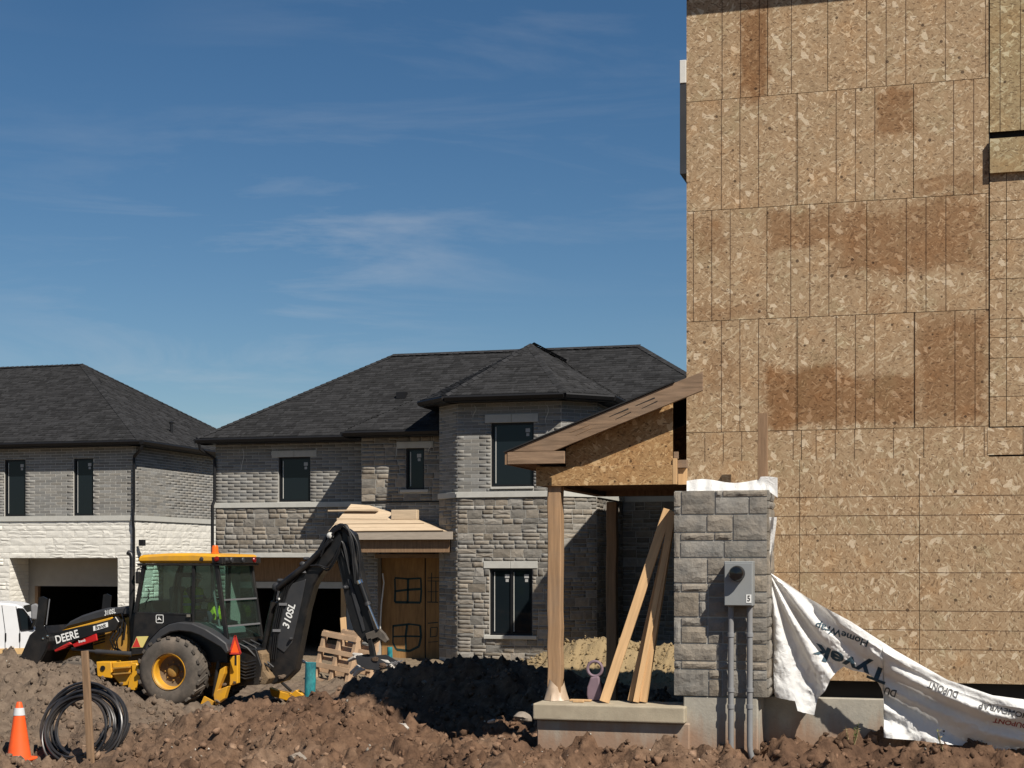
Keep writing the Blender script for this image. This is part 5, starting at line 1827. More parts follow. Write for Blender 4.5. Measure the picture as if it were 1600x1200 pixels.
def slabp(name, m, pts, Y, t, parent=BH, bevel=0.012, Yq=None):
    mb = MB()
    mb.prism([P(u, v, Yq or Y) + Vector((0, (Y - (Yq or Y)), 0)) for u, v in pts], (0, t, 0))
    return mb.build(name, M[m], parent, bevel=bevel)

def wheel(u, R, Y, wd, rimr, lugs, name='wheel'):
    x = PX(u, YN)
    c = Vector((x, Y, BGZ + R - 0.04))
    prof = [(rimr, 0.02), (rimr + 0.05, 0.0), (R * 0.80, -0.012), (R * 0.93, 0.02), (R * 0.985, 0.07), (R, wd * 0.35), (R, wd * 0.65), (R * 0.985, wd - 0.07), (R * 0.93, wd - 0.02), (R * 0.8, wd + 0.012), (rimr + 0.05, wd), (rimr, wd - 0.02)]
    m = MB(); m.lathe(prof, c, 'Y', 48, cap=False)
    w_ = m.build(name, M['rubber'], BH, smooth=True)
    lg = MB()
    for i in range(lugs):
        for s in (0, 1):
            a = 2 * math.pi * (i + 0.5 * s) / lugs
            ya, yb = (0.0, wd * 0.54) if s == 0 else (wd, wd * 0.46)
            da = 0.20
            vs_ = []
            for (aa, yy, rr) in ((a, ya, 0.95), (a + da, yb, 0.99)):
                for off in (-0.055, 0.055):
                    for k in (rr * R - 0.01, R + 0.036 if rr > .96 else R * 0.985 + 0.014):
                        g = aa + off * 0.6 / R * 1.2
                        vs_.append(c + Vector((math.cos(g) * k, yy, math.sin(g) * k)))
            lg.add(vs_, [(0, 1, 3, 2), (4, 6, 7, 5), (0, 4, 5, 1), (2, 3, 7, 6), (1, 5, 7, 3), (0, 2, 6, 4)])
    lo_ = lg.build('tread_lugs', M['rubber'], w_)
    lo_['kind'] = 'stuff'
    m = MB()
    m.lathe([(rimr + 0.012, -0.005), (rimr + 0.012, 0.02), (rimr - 0.03, 0.05), (rimr - 0.045, 0.2)], c, 'Y', 40, cap=False)
    rim = m.build('rim', M['yellow'], w_, smooth=True)
    m = MB(); m.lathe([(rimr - 0.045, 0.199), (rimr - 0.10, 0.225), (0.0, 0.225)], c, 'Y', 40, cap=False); m.build('rim_disc', M['mud_shade_metal'], w_, smooth=True)  # dark colour here paints in the shade inside the recessed rim
    m = MB(); m.lathe([(0.115, 0.224), (0.11, 0.17), (0.085, 0.155), (0.0, 0.15)], c, 'Y', 20, cap=False)
    for i in range(8):
        a = i * math.pi / 4
        m.lathe([(0.016, 0.214), (0.016, 0.19), (0.0, 0.188)], c + Vector((0.17 * math.cos(a), 0, 0.17 * math.sin(a))), 'Y', 6, cap=False)
    m.build('hub', M['yellow_dirty'], w_, smooth=True)
    return w_

def backhoe():
    YFAR = 28.45
    wheel(268, 0.665, YN - 0.12, 0.46, 0.335, 20)
    wheel(268, 0.665, YFAR - 0.40, 0.46, 0.335, 20)
    wheel(116, 0.44, YN + 0.0, 0.32, 0.22, 18)
    wheel(116, 0.44, YFAR - 0.35, 0.32, 0.22, 18)
    # chassis, engine bay, step box
    slabp('chassis', 'yellow_dirty', [(95, 1014), (135, 1010), (205, 1010), (330, 1030), (400, 1035), (402, 1066), (330, 1072), (205, 1055), (150, 1050), (100, 1040)], YN + 0.75, 0.65)
    slabp('axle_housing', 'machine_black', [(245, 1040), (295, 1040), (295, 1068), (245, 1068)], YN + 0.35, 1.4)
    slabp('engine_side', 'yellow_dirty', [(142, 990), (178, 972), (206, 962), (206, 1022), (186, 1024), (146, 1016)], YN + 0.42, 1.25)
    slabp('step_box', 'yellow', [(150, 1034), (173, 1034), (175, 1060), (152, 1057)], YN + 0.0, 0.4)
    slabp('step_ladder', 'yellow', [(175, 1035), (206, 1033), (204, 1070), (190, 1072), (178, 1058)], YN + 0.03, 0.3)
    slabp('step_guard', 'yellow', [(205, 1036), (213, 1036), (222, 1054), (215, 1068), (211, 1079), (199, 1077), (201, 1062), (206, 1050)], YN - 0.02, 0.06)
    for v in (1044, 1053):
        m = MB(); m.bar(q(178, v, YN - .02), q(203, v - 2, YN - .02), 0.10, 0.025); m.build('step', M['yellow_dirty'], BH)
    m = MB(); m.lathe([(0.05, 0), (0.05, -0.02), (0, -0.022)], q(161, 1044, YN), 'Y', 14, cap=False); m.build('latch', M['machine_black'], BH)
    # hood
    hood = slabp('hood', 'machine_grey', [(96, 983.5), (108, 971), (127, 961.5), (150, 954), (168, 949.5), (183, 948.5), (203, 946), (205, 962), (175, 963)], YN + 0.45, 1.15, bevel=0.04)
    slabp('hood_stripe', 'yellow', [(96, 985), (175, 964), (176, 971), (108, 984)], YN + 0.44, 1.17)
    slabp('grille', 'machine_black', [(96, 985), (108, 985), (142, 990), (146, 1014), (100, 1014)], YN + 0.46, 1.13)
    lettering('310SL', 0.13, Matrix.Translation(q(172, 956.5, YN + 0.425)) @ Matrix.Rotation(math.pi / 2, 4, 'X') @ Matrix.Rotation(math.radians(13), 4, 'Z'), M['white_print'], hood, sx=0.8, shear=0.25)
    # exhaust stack
    m = MB()
    m.tube([q(206, 1000, YN + .38), q(206, 960, YN + .38), q(206.5, 872, YN + .38), q(205, 866, YN + .38), q(200, 863, YN + .38)], [0.045, 0.058, 0.05, 0.05, 0.052], 12)
    m.build('exhaust_stack', M['machine_black'], BH, smooth=True)
    # lift arms, coupler and front bucket
    for yy in (YN + 0.12, YFAR - 0.32):
        a = slabp('lift_arm', 'machine_black', [(74, 990), (98, 985), (150, 974), (172, 968), (180, 963), (186, 972), (180, 985), (150, 991), (118, 1001), (98, 1012), (86, 1020), (80, 1012)], yy, 0.14)
        slabp('arm_plate', 'red', [(84, 1016), (108, 1003), (112, 1006), (121, 1002), (150, 990), (152, 1001), (116, 1012), (112, 1007), (100, 1014), (86, 1019)], yy - 0.045, 0.04, a)
        if yy < YN + 1:
            slabp('name_plate', 'white_print', [(145.5, 978.5), (168, 972), (168.5, 979.5), (146, 986)], yy - 0.012, 0.01, a, 0.0)
            lettering('Brandt', 0.105, Matrix.Translation(q(157, 979, yy - 0.016)) @ Matrix.Rotation(math.pi / 2, 4, 'X') @ Matrix.Rotation(math.radians(14), 4, 'Z'), M['machine_black'], a, sx=0.82, shear=0.2)
            lettering('DEERE', 0.215, Matrix.Translation(q(104.5, 995.5, yy - 0.006)) @ Matrix.Rotation(math.pi / 2, 4, 'X') @ Matrix.Rotation(math.radians(15), 4, 'Z'), M['white_print'], a, sx=0.86)
            lettering('Brandt', 0.07, Matrix.Translation(q(128, 1001.5, yy - 0.05)) @ Matrix.Rotation(math.pi / 2, 4, 'X') @ Matrix.Rotation(math.radians(14), 4, 'Z'), M['white_print'], a, sx=0.8)
        m = MB(); m.tube([q(206, 1022, yy + .07), q(150, 1018, yy + .07)], 0.05, 10); m.tube([q(150, 1018, yy + .07), q(112, 1014, yy + .07)], 0.028, 8, 0); m.build('lift_cylinder', M['machine_grey'], BH, smooth=True)
    m = MB()
    prof = [(66, 933), (72, 931.5), (79, 935), (77, 955), (73, 978), (78, 990), (80, 1002), (76, 1016), (66, 1034), (50, 1040), (32, 1037), (42, 1016), (52, 992), (60, 985), (62, 972)]
    m.prism([P(u, v, YN) + Vector((0, -0.12, 0)) for u, v in prof], (0, 0.03, 0))
    m.prism([P(u, v, YN) + Vector((0, 2.25, 0)) for u, v in prof], (0, 0.03, 0))
    shell = prof[4:11]
    for i in range(len(shell) - 1):
        a, b = P(*shell[i], YN), P(*shell[i + 1], YN)
        m.bar(a + Vector((0, 1.08, 0)), b + Vector((0, 1.08, 0)), 2.33, 0.03, up=Vector((0, 1, 0)).cross(b - a))
    m.build('front_bucket', M['machine_black'], BH)
    m = MB(); m.bar(q(77.5, 936, YN - .125), q(72.5, 976, YN - .125), 0.018, 0.012, up=(0, -1, 0)); m.build('cutting_edge', M['mirror_grey'], BH)
    for (u, v) in ((68, 998), (75, 994)):
        m = MB(); m.lathe([(0.022, 0), (0.022, -0.02), (0, -0.022)], q(u, v, YN - .12), 'Y', 10, cap=False); m.build('pin', M['chrome'], BH)
    for k in range(3):
        m = MB(); m.tube([q(186 + k * 3, 968, YN + .3), q(180 + k * 4, 985 + 3 * k, YN + .18), q(172 + 5 * k, 1000, YN + .12), q(178 + 3 * k, 1013, YN + .2), q(190, 1018, YN + .3)], 0.016, 6); m.build('hose', M['hose'], BH, smooth=True)
    # cab: floor body, fender, pillars, roof, glass
    YC, YCF = YN + 0.16, YN + 1.72
    slabp('cab_body', 'machine_black', [(208, 958), (302, 973), (340, 995), (356, 1020), (356, 1036), (200, 1032), (203, 1000), (206, 962)], YC + 0.12, YCF - YC - 0.24)
    slabp('cab_side_panel', 'machine_black', [(210, 959), (301, 960), (301, 972), (280, 972), (262, 976), (248, 985), (233, 1001), (224, 1022), (205, 1024)], YC, 0.10)
    f_out = [(223, 1022), (228, 1008), (234, 1000), (249, 984), (263, 975.5), (278, 972), (300, 974), (321, 983), (340, 995), (353, 1005), (357, 1018)]
    f_in = [(353, 1022), (345, 1012), (330, 1003), (312, 993), (298, 988), (280, 986), (266, 988), (252, 996), (241, 1008), (234, 1022)]
    for yy in (YN - 0.10, YFAR - 0.5):
        slabp('fender', 'machine_grey', f_out + f_in, yy, 0.55, bevel=0.02)
    def pillar(a, b, w_, y, nm='cab_pillar'):
        m = MB(); m.bar(q(*a, y), q(*b, y), w_, 0.07, up=(0, 1, 0)); m.build(nm, M['machine_black'], BH, bevel=0.01)
    for y in (YC + 0.03, YCF - 0.03):
        yq = YC + 0.03
        def pq(u, v): return P(u, v, yq) + Vector((0, y - yq, 0))
        for (a, b, w_) in (((226, 880), (212, 958), 0.08), ((303, 880), (301.5, 973), 0.065), ((338, 880), (355, 1002), 0.085), ((212, 958), (302, 961), 0.05), ((302, 973), (355, 1003), 0.05)):
            m = MB(); m.bar(pq(*a), pq(*b), w_, 0.06, up=(0, 1, 0)); m.build('cab_pillar', M['machine_black'], BH, bevel=0.01)
        gm = MB(); gm.prism([pq(*p_) + Vector((0, 0.012, 0)) for p_ in ((228, 881), (301, 881), (300, 959), (214, 957))], (0, 0.006, 0)); gm.build('side_glass', M['cab_glass'], BH)
        gm = MB(); gm.prism([pq(*p_) + Vector((0, 0.012, 0)) for p_ in ((305, 881), (336, 881), (353, 1000), (304, 972))], (0, 0.006, 0)); gm.build('side_glass', M['cab_glass'], BH)
    # rear glazing
    yq = YC + 0.03
    ta, tb = P(338, 882, yq), P(355, 1003, yq)
    dY = Vector((0, YCF - YC - 0.06, 0))
    gm = MB(); gm.add([ta, tb, tb + dY, ta + dY, ta + Vector((.006, 0, 0)), tb + Vector((.006, 0, 0)), tb + dY + Vector((.006, 0, 0)), ta + dY + Vector((.006, 0, 0))], [(0, 1, 2, 3), (4, 7, 6, 5), (0, 4, 5, 1), (3, 2, 6, 7), (0, 3, 7, 4), (1, 5, 6, 2)]); gm.build('rear_glass', M['cab_glass_dusty'], BH)
    for k in (0.46, 0.80):
        a = ta.lerp(tb, k) + Vector((0.03, 0.05, 0)); m = MB(); m.bar(a, a + dY * 0.94, 0.03, 0.03); m.build('window_bar', M['mirror_grey'], BH)
    m = MB(); m.bar(tb, tb + dY, 0.06, 0.08); m.build('rear_sill', M['machine_black'], BH)
    ga, gb = P(226, 882, yq), P(212, 957, yq)
    gm = MB(); gm.add([ga, gb, gb + dY, ga + dY], [(0, 1, 2, 3)]); gm.build('front_glass', M['cab_glass'], BH, recalc=False)
    # roof
    rz = [(214, 880), (214, 870), (222, 867), (260, 864.5), (300, 864), (338, 866), (345, 869), (345, 880)]
    slabp('cab_roof', 'yellow', rz, YC - 0.06, YCF - YC + 0.12, bevel=0.05)
    slabp('roof_rim', 'machine_black', [(213, 880.5), (346, 880.5), (346, 884), (215, 884)], YC - 0.04, YCF - YC + 0.08, bevel=0.008)
    slabp('roof_end', 'machine_black', [(330, 870), (347, 870), (348, 880), (331, 880)], YC - 0.065, YCF - YC + 0.13, bevel=0.01)
    def lamp(u, v, y, r_, m_, nm):
        c = P(u, v, y)
        m = MB(); m.lathe([(r_, 0.05), (r_ * 1.05, -0.02), (r_ * 0.8, -0.045), (0, -0.055)], c, 'Y', 18, cap=False); m.build(nm, M[m_], BH, smooth=True)
    lamp(316, 873.5, YC - 0.03, 0.045, 'machine_grey', 'work_lamp'); lamp(339, 873.5, YC - 0.045, 0.05, 'red_lens', 'tail_lamp'); lamp(352, 875, YC + 0.1, 0.05, 'machine_grey', 'work_lamp')
    for k in range(3):
        c = P(346, 875, YC) + Vector((0.05, 0.3 + 0.5 * k, 0))
        m = MB(); m.lathe([(0.05, -0.03), (0.06, 0.02), (0.05, 0.035), (0, 0.04)], c, 'X', 16, cap=False); m.build('work_lamp' if k < 2 else 'tail_lamp', M['machine_grey' if k < 2 else 'red_lens'], BH, smooth=True)
    c = P(336, 865, YC + 0.3)
    m = MB(); m.lathe([(0.075, 0), (0.075, 0.02), (0.065, 0.03), (0.063, 0.12), (0.05, 0.155), (0.0, 0.16)], c, 'Z', 20); m.build('beacon', M['amber'], BH, smooth=True)
    m = MB(); m.tube([q(374, 866, YN + 1.2), q(375, 850, YN + 1.2)], 0.006, 5); m.build('aerial', M['hose'], BH)
    m = MB(); m.tube([q(231, 920, YC - .03), q(233, 923, YC - .06), q(232, 935, YC - .06), q(227, 942, YC - .03)], 0.012, 6); m.build('grab_rail', M['machine_black'], BH, smooth=True)
    # emblem and warning decal on the side panel
    e = MB()
    ctr = q(249.5, 967, YC - 0.004)
    s_ = 0.075
    sq = [(-1, -.8), (-.8, -1), (.8, -1), (1, -.8), (1, .8), (.8, 1), (-.8, 1), (-1, .8)]
    for i in range(8):
        a, b = sq[i], sq[(i + 1) % 8]
        e.bar(ctr + Vector((a[0] * s_, 0, a[1] * s_)), ctr + Vector((b[0] * s_, 0, b[1] * s_)), 0.012, 0.004, up=(0, -1, 0))
    deer = [(-.55, -.35), (-.2, -.15), (.1, -.2), (.5, -.4), (.35, -.05), (.1, .12), (-.1, .2), (-.15, .6), (-.35, .35), (-.3, .05), (-.6, -.05)]
    e.prism([ctr + Vector((x * s_, -0.001, z * s_)) for x, z in deer], (0, -0.003, 0))
    e.build('deer_emblem', M['white_print'], BH)
    slabp('warning_decal', 'yellow_print', [(213.5, 994.5), (232, 994), (223, 1011.5), (205.5, 1012.5)], YC - 0.012, 0.008, bevel=0)
    m = MB(); m.prism([P(u, v, YC) + Vector((0, -0.016, 0)) for u, v in ((207, 1011.5), (214, 996), (220, 1011))], (0, 0.003, 0)); m.build('warning_triangle', M['red_print'], BH)
    # cab interior
    slabp('seat', 'seat', [(268, 958), (298, 958), (300, 972), (268, 970)], YC + 0.5, 0.55, bevel=0.04)
    slabp('seat_back', 'seat', [(262, 918), (270, 916), (276, 960), (266, 960)], YC + 0.5, 0.55, bevel=0.04)
    m = MB(); m.tube([q(268, 958, YC + .3), q(271, 925, YC + .3), q(276, 898, YC + .3), q(282, 884, YC + .3)], 0.03, 8); m.tube([q(279, 958, YC + .3), q(281, 900, YC + .3)], 0.035, 8); m.build('inner_frame', M['machine_black'], BH, smooth=True)
    m = MB(); m.box(q(262, 900, YC).x, q(292, 900, YC).x, YC + 0.3, YC + 0.42, q(275, 902, YC).z, q(275, 895, YC).z); m.build('fan_unit', M['machine_black'], BH, bevel=0.03)
    slabp('dashboard', 'machine_black', [(216, 944), (236, 938), (240, 958), (214, 958)], YC + 0.4, 0.9)
    slabp('control_console', 'machine_black', [(330, 968), (350, 972), (352, 1000), (330, 990)], YC + 0.5, 0.6)
    for dy in (0.6, 0.9):
        m = MB(); m.tube([q(338, 970, YC + dy), q(341, 945, YC + dy)], 0.012, 6); m.lathe([(0.03, -0.03), (0.035, 0), (0.02, 0.04), (0, 0.045)], q(341, 944, YC + dy), 'Z', 8); m.build('control_lever', M['machine_black'], BH, smooth=True)
    slabp('hung_jacket', 'hivis', [(324, 940), (333, 944), (338, 960), (336, 982), (326, 978), (322, 958)], YC + 0.75, 0.28, bevel=0.03)
    slabp('rear_shelf', 'meter_grey', [(318, 972), (350, 982), (351, 992), (320, 984)], YC + 0.30, 0.95, bevel=0.02)
    slabp('heater_box', 'mirror_grey', [(322, 955), (334, 957), (337, 977), (324, 974)], YC + 1.1, 0.25, bevel=0.02)
    for k, dy in enumerate((0.35, 1.25)):
        m = MB(); m.tube([q(330, 884, YC + dy), q(334, 925, YC + dy), q(344, 985, YC + dy)], 0.022, 6); m.build('inner_frame', M['mirror_grey'], BH, smooth=True)
    # slow moving vehicle triangle
    y = YN + 0.02
    tri = [(359, 1021), (367.5, 993), (376, 1021)]
    xx = q(366, 1010, y).x
    m = MB(); m.prism([P(u, v, y) for u, v in tri], (0, 0.01, 0)); sm = m.build('warning_sign', M['orange_sign'], BH)
    m = MB()
    tq = [P(u, v, y - 0.004) for u, v in tri]
    for i in range(3): m.bar(tq[i], tq[(i + 1) % 3], 0.035, 0.006, up=(0, -1, 0))
    m.build('sign_border', M['red_print'], sm)
    m = MB(); m.bar(q(368, 1022, y + .02), q(368, 1040, y + .02), 0.03, 0.03, up=(0, 1, 0)); m.build('sign_bracket', M['machine_black'], BH)
    # stabiliser: two yellow legs near side, foot plate, far leg with foot
    slabp('stabiliser', 'yellow', [(359, 1026), (371, 1024), (371, 1068), (358, 1072)], YN + 0.25, 0.12)
    slabp('stabiliser', 'yellow', [(343, 1046), (352, 1041), (350, 1053), (340, 1078), (356, 1072), (350, 1092), (336, 1102), (333, 1086)], YN + 0.1, 0.14)
    m = MB(); m.bar(q(320, 1108, YN + .1), q(327, 1092, YN + .1), 0.22, 0.05, up=(0, 1, 0)); m.build('stabiliser_foot', M['yellow'], BH)
    m = MB(); m.tube([q(342, 1034, YN + .2), q(337, 1066, YN + .15), q(333, 1088, YN + .15)], [0.045, 0.045, 0.028], 10); m.build('stabiliser_cylinder', M['machine_black'], BH, smooth=True)
    YL_ = YN + 2.0
    slabp('stabiliser', 'yellow', [(420, 1074), (432, 1079), (455, 1084), (462, 1078), (474, 1086), (470, 1093), (459, 1098), (424, 1088)], YL_, 0.16)
    m = MB(); m.tube([q(440, 1066, YL_), q(455, 1080, YL_)], 0.03, 8); m.build('stabiliser_cylinder', M['machine_black'], BH, smooth=True)
    # swing frame and hoses at the rear
    slabp('rear_frame', 'machine_black', [(356, 1010), (400, 1015), (408, 1040), (404, 1070), (372, 1072), (372, 1040), (356, 1036)], YN + 0.5, 1.1)
    slabp('swing_post', 'mud_shade_metal', [(398, 1014), (410, 1022), (412, 1048), (420, 1060), (414, 1070), (402, 1068), (403, 1040)], YN + 0.55, 0.5)
    for k in range(6):
        y = YN + 0.45
        m = MB(); m.tube([q(372, 1032 + k * 5, y), q(384, 1036 + k * 5, y - .06), q(400, 1032 + k * 5, y - .03)], 0.022, 6); m.build('hose', M['hose'], BH, smooth=True)
    # boom, dipper, digging bucket
    YB0 = YN + 0.85
    boom = [(411, 1058), (419, 1000), (430, 948), (437, 921), (452, 902), (478, 880), (505, 852), (516, 832), (524, 826), (534, 832), (533, 850), (522, 872), (500, 898), (490, 915), (480, 950), (470, 1000), (461, 1048), (444, 1064), (425, 1070)]
    b = slabp('boom', 'machine_black', boom, YB0, 0.30, bevel=0.03)
    slabp('boom_panel', 'machine_grey', [(430, 1010), (437, 965), (443, 935), (456, 912), (478, 905), (472, 935), (463, 975), (456, 1005), (444, 1020)], YB0 - 0.02, 0.02, b, 0.01)
    lettering('310SL', 0.20, Matrix.Translation(q(452, 962, YB0 - 0.026)) @ Matrix.Rotation(math.pi / 2, 4, 'X') @ Matrix.Rotation(math.radians(73), 4, 'Z'), M['white_print'], b, sx=1.0, shear=0.2)
    m = MB(); m.tube([q(405, 1055, YB0 + .15), q(420, 975, YB0 + .12), q(428, 940, YB0 + .1)], 0.06, 10); m.tube([q(428, 940, YB0 + .1), q(432, 921, YB0 + .1)], 0.03, 8); m.build('boom_cylinder', M['machine_black'], BH, smooth=True)
    m = MB(); m.tube([q(434, 918, YB0 - .06), q(478, 884, YB0 - .06), q(500, 862, YB0 - .06)], 0.06, 10); m.build('dipper_cylinder', M['machine_black'], BH, smooth=True)
    m = MB(); m.tube([q(500, 862, YB0 - .06), q(519, 843, YB0 - .06)], 0.028, 8); m.build('cylinder_rod', M['machine_grey'], BH, smooth=True)
    for (u, v, r_) in ((433, 917, 0.085), (474, 882, 0.06), (478, 873, 0.035), (437, 907, 0.035), (435, 936, 0.03), (540, 918, 0.04), (455, 998, 0.03)):
        m = MB(); m.lathe([(r_, 0.1), (r_, -0.05), (r_ * .6, -0.07), (0, -0.075)], q(u, v, YB0 - .03), 'Y', 14, cap=False); m.build('pin', M['machine_grey'], BH, smooth=True)
    m = MB(); m.lathe([(0.022, 0), (0.022, -0.02), (0, -0.024)], q(436, 936, YB0 - .06), 'Y', 10, cap=False); m.build('grease_cap', M['white_print'], BH)
    dip = [(516, 842), (524, 827), (540, 825), (553, 834), (556, 850), (566, 905), (574, 940), (584, 985), (590, 1000), (578, 1008), (565, 1000), (552, 985), (540, 945), (533, 905), (525, 872)]
    d = slabp('dipper', 'machine_black', dip, YB0 + 0.04, 0.24, bevel=0.02)
    slabp('dipper_rail', 'machine_grey', [(543, 905), (547, 905), (562, 950), (570, 985), (567, 987), (556, 950)], YB0 + 0.015, 0.024, d, 0.0)
    m = MB(); m.tube([q(546, 838, YB0 - .04), q(552, 865, YB0 - .04), q(562, 908, YB0 - .04), q(574, 942, YB0 - .04)], 0.055, 10); m.build('bucket_cylinder', M['machine_black'], BH, smooth=True)
    m = MB(); m.tube([q(574, 942, YB0 - .04), q(591, 983, YB0 - .04)], 0.026, 10); m.build('cylinder_rod', M['chrome'], BH, smooth=True)
    for (u, v) in ((561, 907), (573, 941)):
        a_, b_ = q(u, v, YB0 - .04), q(u + 2, v + 5, YB0 - .04)
        m = MB(); m.tube([a_, b_], 0.066, 10); m.build('cylinder_gland', M['chrome' if v < 920 else 'machine_grey'], BH, smooth=True)
    for (u, y) in ((516, YB0 - 0.06), (548, YB0 + 0.3)):
        m = MB(); m.lathe([(0.06, 0.06), (0.065, -0.02), (0.035, -0.04), (0, -0.045)], q(u, 837, y), 'Y', 16, cap=False); m.build('boom_tip_pin', M['white_vinyl'], BH, smooth=True)
    rr = random.Random(9)
    for k in range(18):
        o1, o2 = rr.uniform(-6, 6), rr.uniform(-5, 9)
        y = YB0 - 0.08 + 0.05 * (k % 5)
        if k % 3 < 2:
            pts = [(500 + o1, 868 + rr.uniform(-8, 8)), (514 + o1, 842 + o2), (527 + o1 * .6, 825 + rr.uniform(-6, 3)), (540 + o1 * .5, 827 + rr.uniform(-6, 3)), (551 + o2 * .8, 846), (554 + o2 * 1.0, 880), (556 + o2 * .5, 912)]
        else:
            pts = [(486 + o1, 884), (500 + o1, 878 + o2), (514, 874 + o2 * 2.2), (528 + o1, 858 + o2), (534, 846), (540 + o1, 862), (546, 890 + o2)]
        pv = [q(u, v, y) for u, v in pts]
        sm_ = []
        for i in range(len(pv) - 1):
            p0, p1, p2, p3 = pv[max(i - 1, 0)], pv[i], pv[i + 1], pv[min(i + 2, len(pv) - 1)]
            for t in (0, .25, .5, .75):
                sm_.append(0.5 * ((2 * p1) + (p2 - p0) * t + (2 * p0 - 5 * p1 + 4 * p2 - p3) * t * t + (-p0 + 3 * p1 - 3 * p2 + p3) * t ** 3))
        sm_.append(pv[-1])
        m = MB(); m.tube(sm_, 0.018, 6); m.build('hose', M['hose'], BH, smooth=True)
    # hard lines along the boom, clamps, door furniture, mirror, wiper, engine louvres
    for k in range(3):
        m = MB(); m.tube([q(424 + 3 * k, 1030, YB0 - .03), q(429 + 3 * k, 985, YB0 - .035), q(437 + 3 * k, 945, YB0 - .035), q(446 + 3 * k, 915, YB0 - .035), q(466 + 3 * k, 893, YB0 - .035), q(492 + 2 * k, 872, YB0 - .035)], 0.012, 6); m.build('hydraulic_line', M['hose'], BH, smooth=True)
    for (u, v) in ((430, 985), (440, 944), (470, 893)):
        m = MB(); m.box(q(u - 2, v, YB0).x, q(u + 9, v, YB0).x, YB0 - 0.06, YB0 - 0.02, q(u, v + 2, YB0).z, q(u, v - 2, YB0).z); m.build('line_clamp', M['mirror_grey'], BH)
    m = MB(); m.bar(q(292, 962, YC - .03), q(298, 962, YC - .03), 0.05, 0.03, up=(0, -1, 0)); m.build('door_handle', M['chrome'], BH)
    m = MB(); m.tube([q(222, 886, YC - .02), q(215, 889, YC - .2), q(214, 894, YC - .24)], 0.012, 6); m.build('mirror_arm', M['machine_black'], BH, smooth=True)
    m = MB(); m.box(q(211, 894, YC - .3).x, q(217, 894, YC - .3).x, YC - 0.30, YC - 0.22, q(214, 912, YC - .3).z, q(214, 893, YC - .3).z); m.build('side_mirror', M['machine_black'], BH, bevel=0.015)
    for k in range(4):
        a = q(146, 994 + k * 4.5, YN + .415); m = MB(); m.bar(a, q(164, 989 + k * 4.5, YN + .415), 0.025, 0.012, up=(0, -1, 0)); m.build('louvre', M['machine_black'], BH)
    m = MB(); m.lathe([(0.05, 0.0), (0.05, -0.05), (0.03, -0.06), (0, -0.06)], q(190, 985, YN + .42), 'Y', 14, cap=False); m.build('filler_cap', M['machine_black'], BH, smooth=True)
    m = MB(); m.tube([q(181, 960, YN + .4), q(190, 958, YN + .36), q(196, 975, YN + .34), q(193, 1000, YN + .36)], 0.02, 6); m.build('hose', M['hose'], BH, smooth=True)
    for k in range(4):
        a = ta.lerp(tb, 0.99) + Vector((0.04 + .02 * k, 0.25 + 0.3 * k, -0.02)); m = MB(); m.tube([a, a + Vector((0.25, 0.02, -0.12)), a + Vector((0.45, 0.1 - .1 * k, -0.35)), a + Vector((0.62, 0.25 - .2 * k, -0.5))], 0.022, 6); m.build('hose', M['hose'], BH, smooth=True)
    rm = random.Random(4)
    for k in range(9):          # mud stuck to the step, frame and stabiliser
        u, v, y = ((160, 1058, YN - .01), (190, 1068, YN + .0), (340, 1096, YN + .08), (350, 1070, YN + .22), (366, 1066, YN + .23), (405, 1060, YN + .52), (440, 1058, YB0 - .02), (585, 1030, YB0 - .15), (598, 1040, YB0 - .15))[k]
        co, fa = ico(2, k + 40, 0.7); c = q(u, v, y); s_ = rm.uniform(0.03, 0.06)
        m = MB(); m.add([(c.x + p[0] * s_ * 1.5, c.y + p[1] * s_ * .5, c.z + p[2] * s_) for p in co], [tuple(f) for f in fa]); m.build('mud_lump', M['clod'], BH)
    # digging bucket with linkage
    slabp('bucket_link', 'rubber', [(570, 990), (592, 982), (600, 990), (606, 1000), (602, 1005), (590, 996), (574, 1002)], YB0 - 0.02, 0.10, bevel=0.01)
    slabp('bucket_link', 'machine_black', [(574, 998), (580, 996), (586, 1026), (578, 1030)], YB0 - 0.02, 0.10, bevel=0.01)
    bk = [(560, 1024), (574, 1026), (590, 1025), (606, 1034), (614, 1036), (606, 1042), (594, 1046), (576, 1044), (562, 1036)]
    m = MB()
    m.prism([P(u, v, YB0) + Vector((0, -0.14, 0)) for u, v in bk], (0, 0.03, 0)); m.prism([P(u, v, YB0) + Vector((0, 0.44, 0)) for u, v in bk], (0, 0.03, 0))
    bs = [(560, 1024), (562, 1036), (576, 1044), (594, 1046), (606, 1042)]
    for i in range(len(bs) - 1):
        a, b_ = P(*bs[i], YB0), P(*bs[i + 1], YB0)
        m.bar(a + Vector((0, 0.165, 0)), b_ + Vector((0, 0.165, 0)), 0.55, 0.03, up=Vector((0, 1, 0)).cross(b_ - a))
    m.build('digging_bucket', M['machine_grey'], BH)
    for k in range(4):
        a = P(606, 1040, YB0) + Vector((0, -0.11 + 0.185 * k, 0)); b_ = P(616, 1034, YB0) + Vector((0, -0.11 + 0.185 * k, 0))
        m = MB(); m.bar(a, b_, 0.07, 0.04, w2=0.04, h2=0.015); m.build('bucket_tooth', M['mirror_grey'], BH)
backhoe()

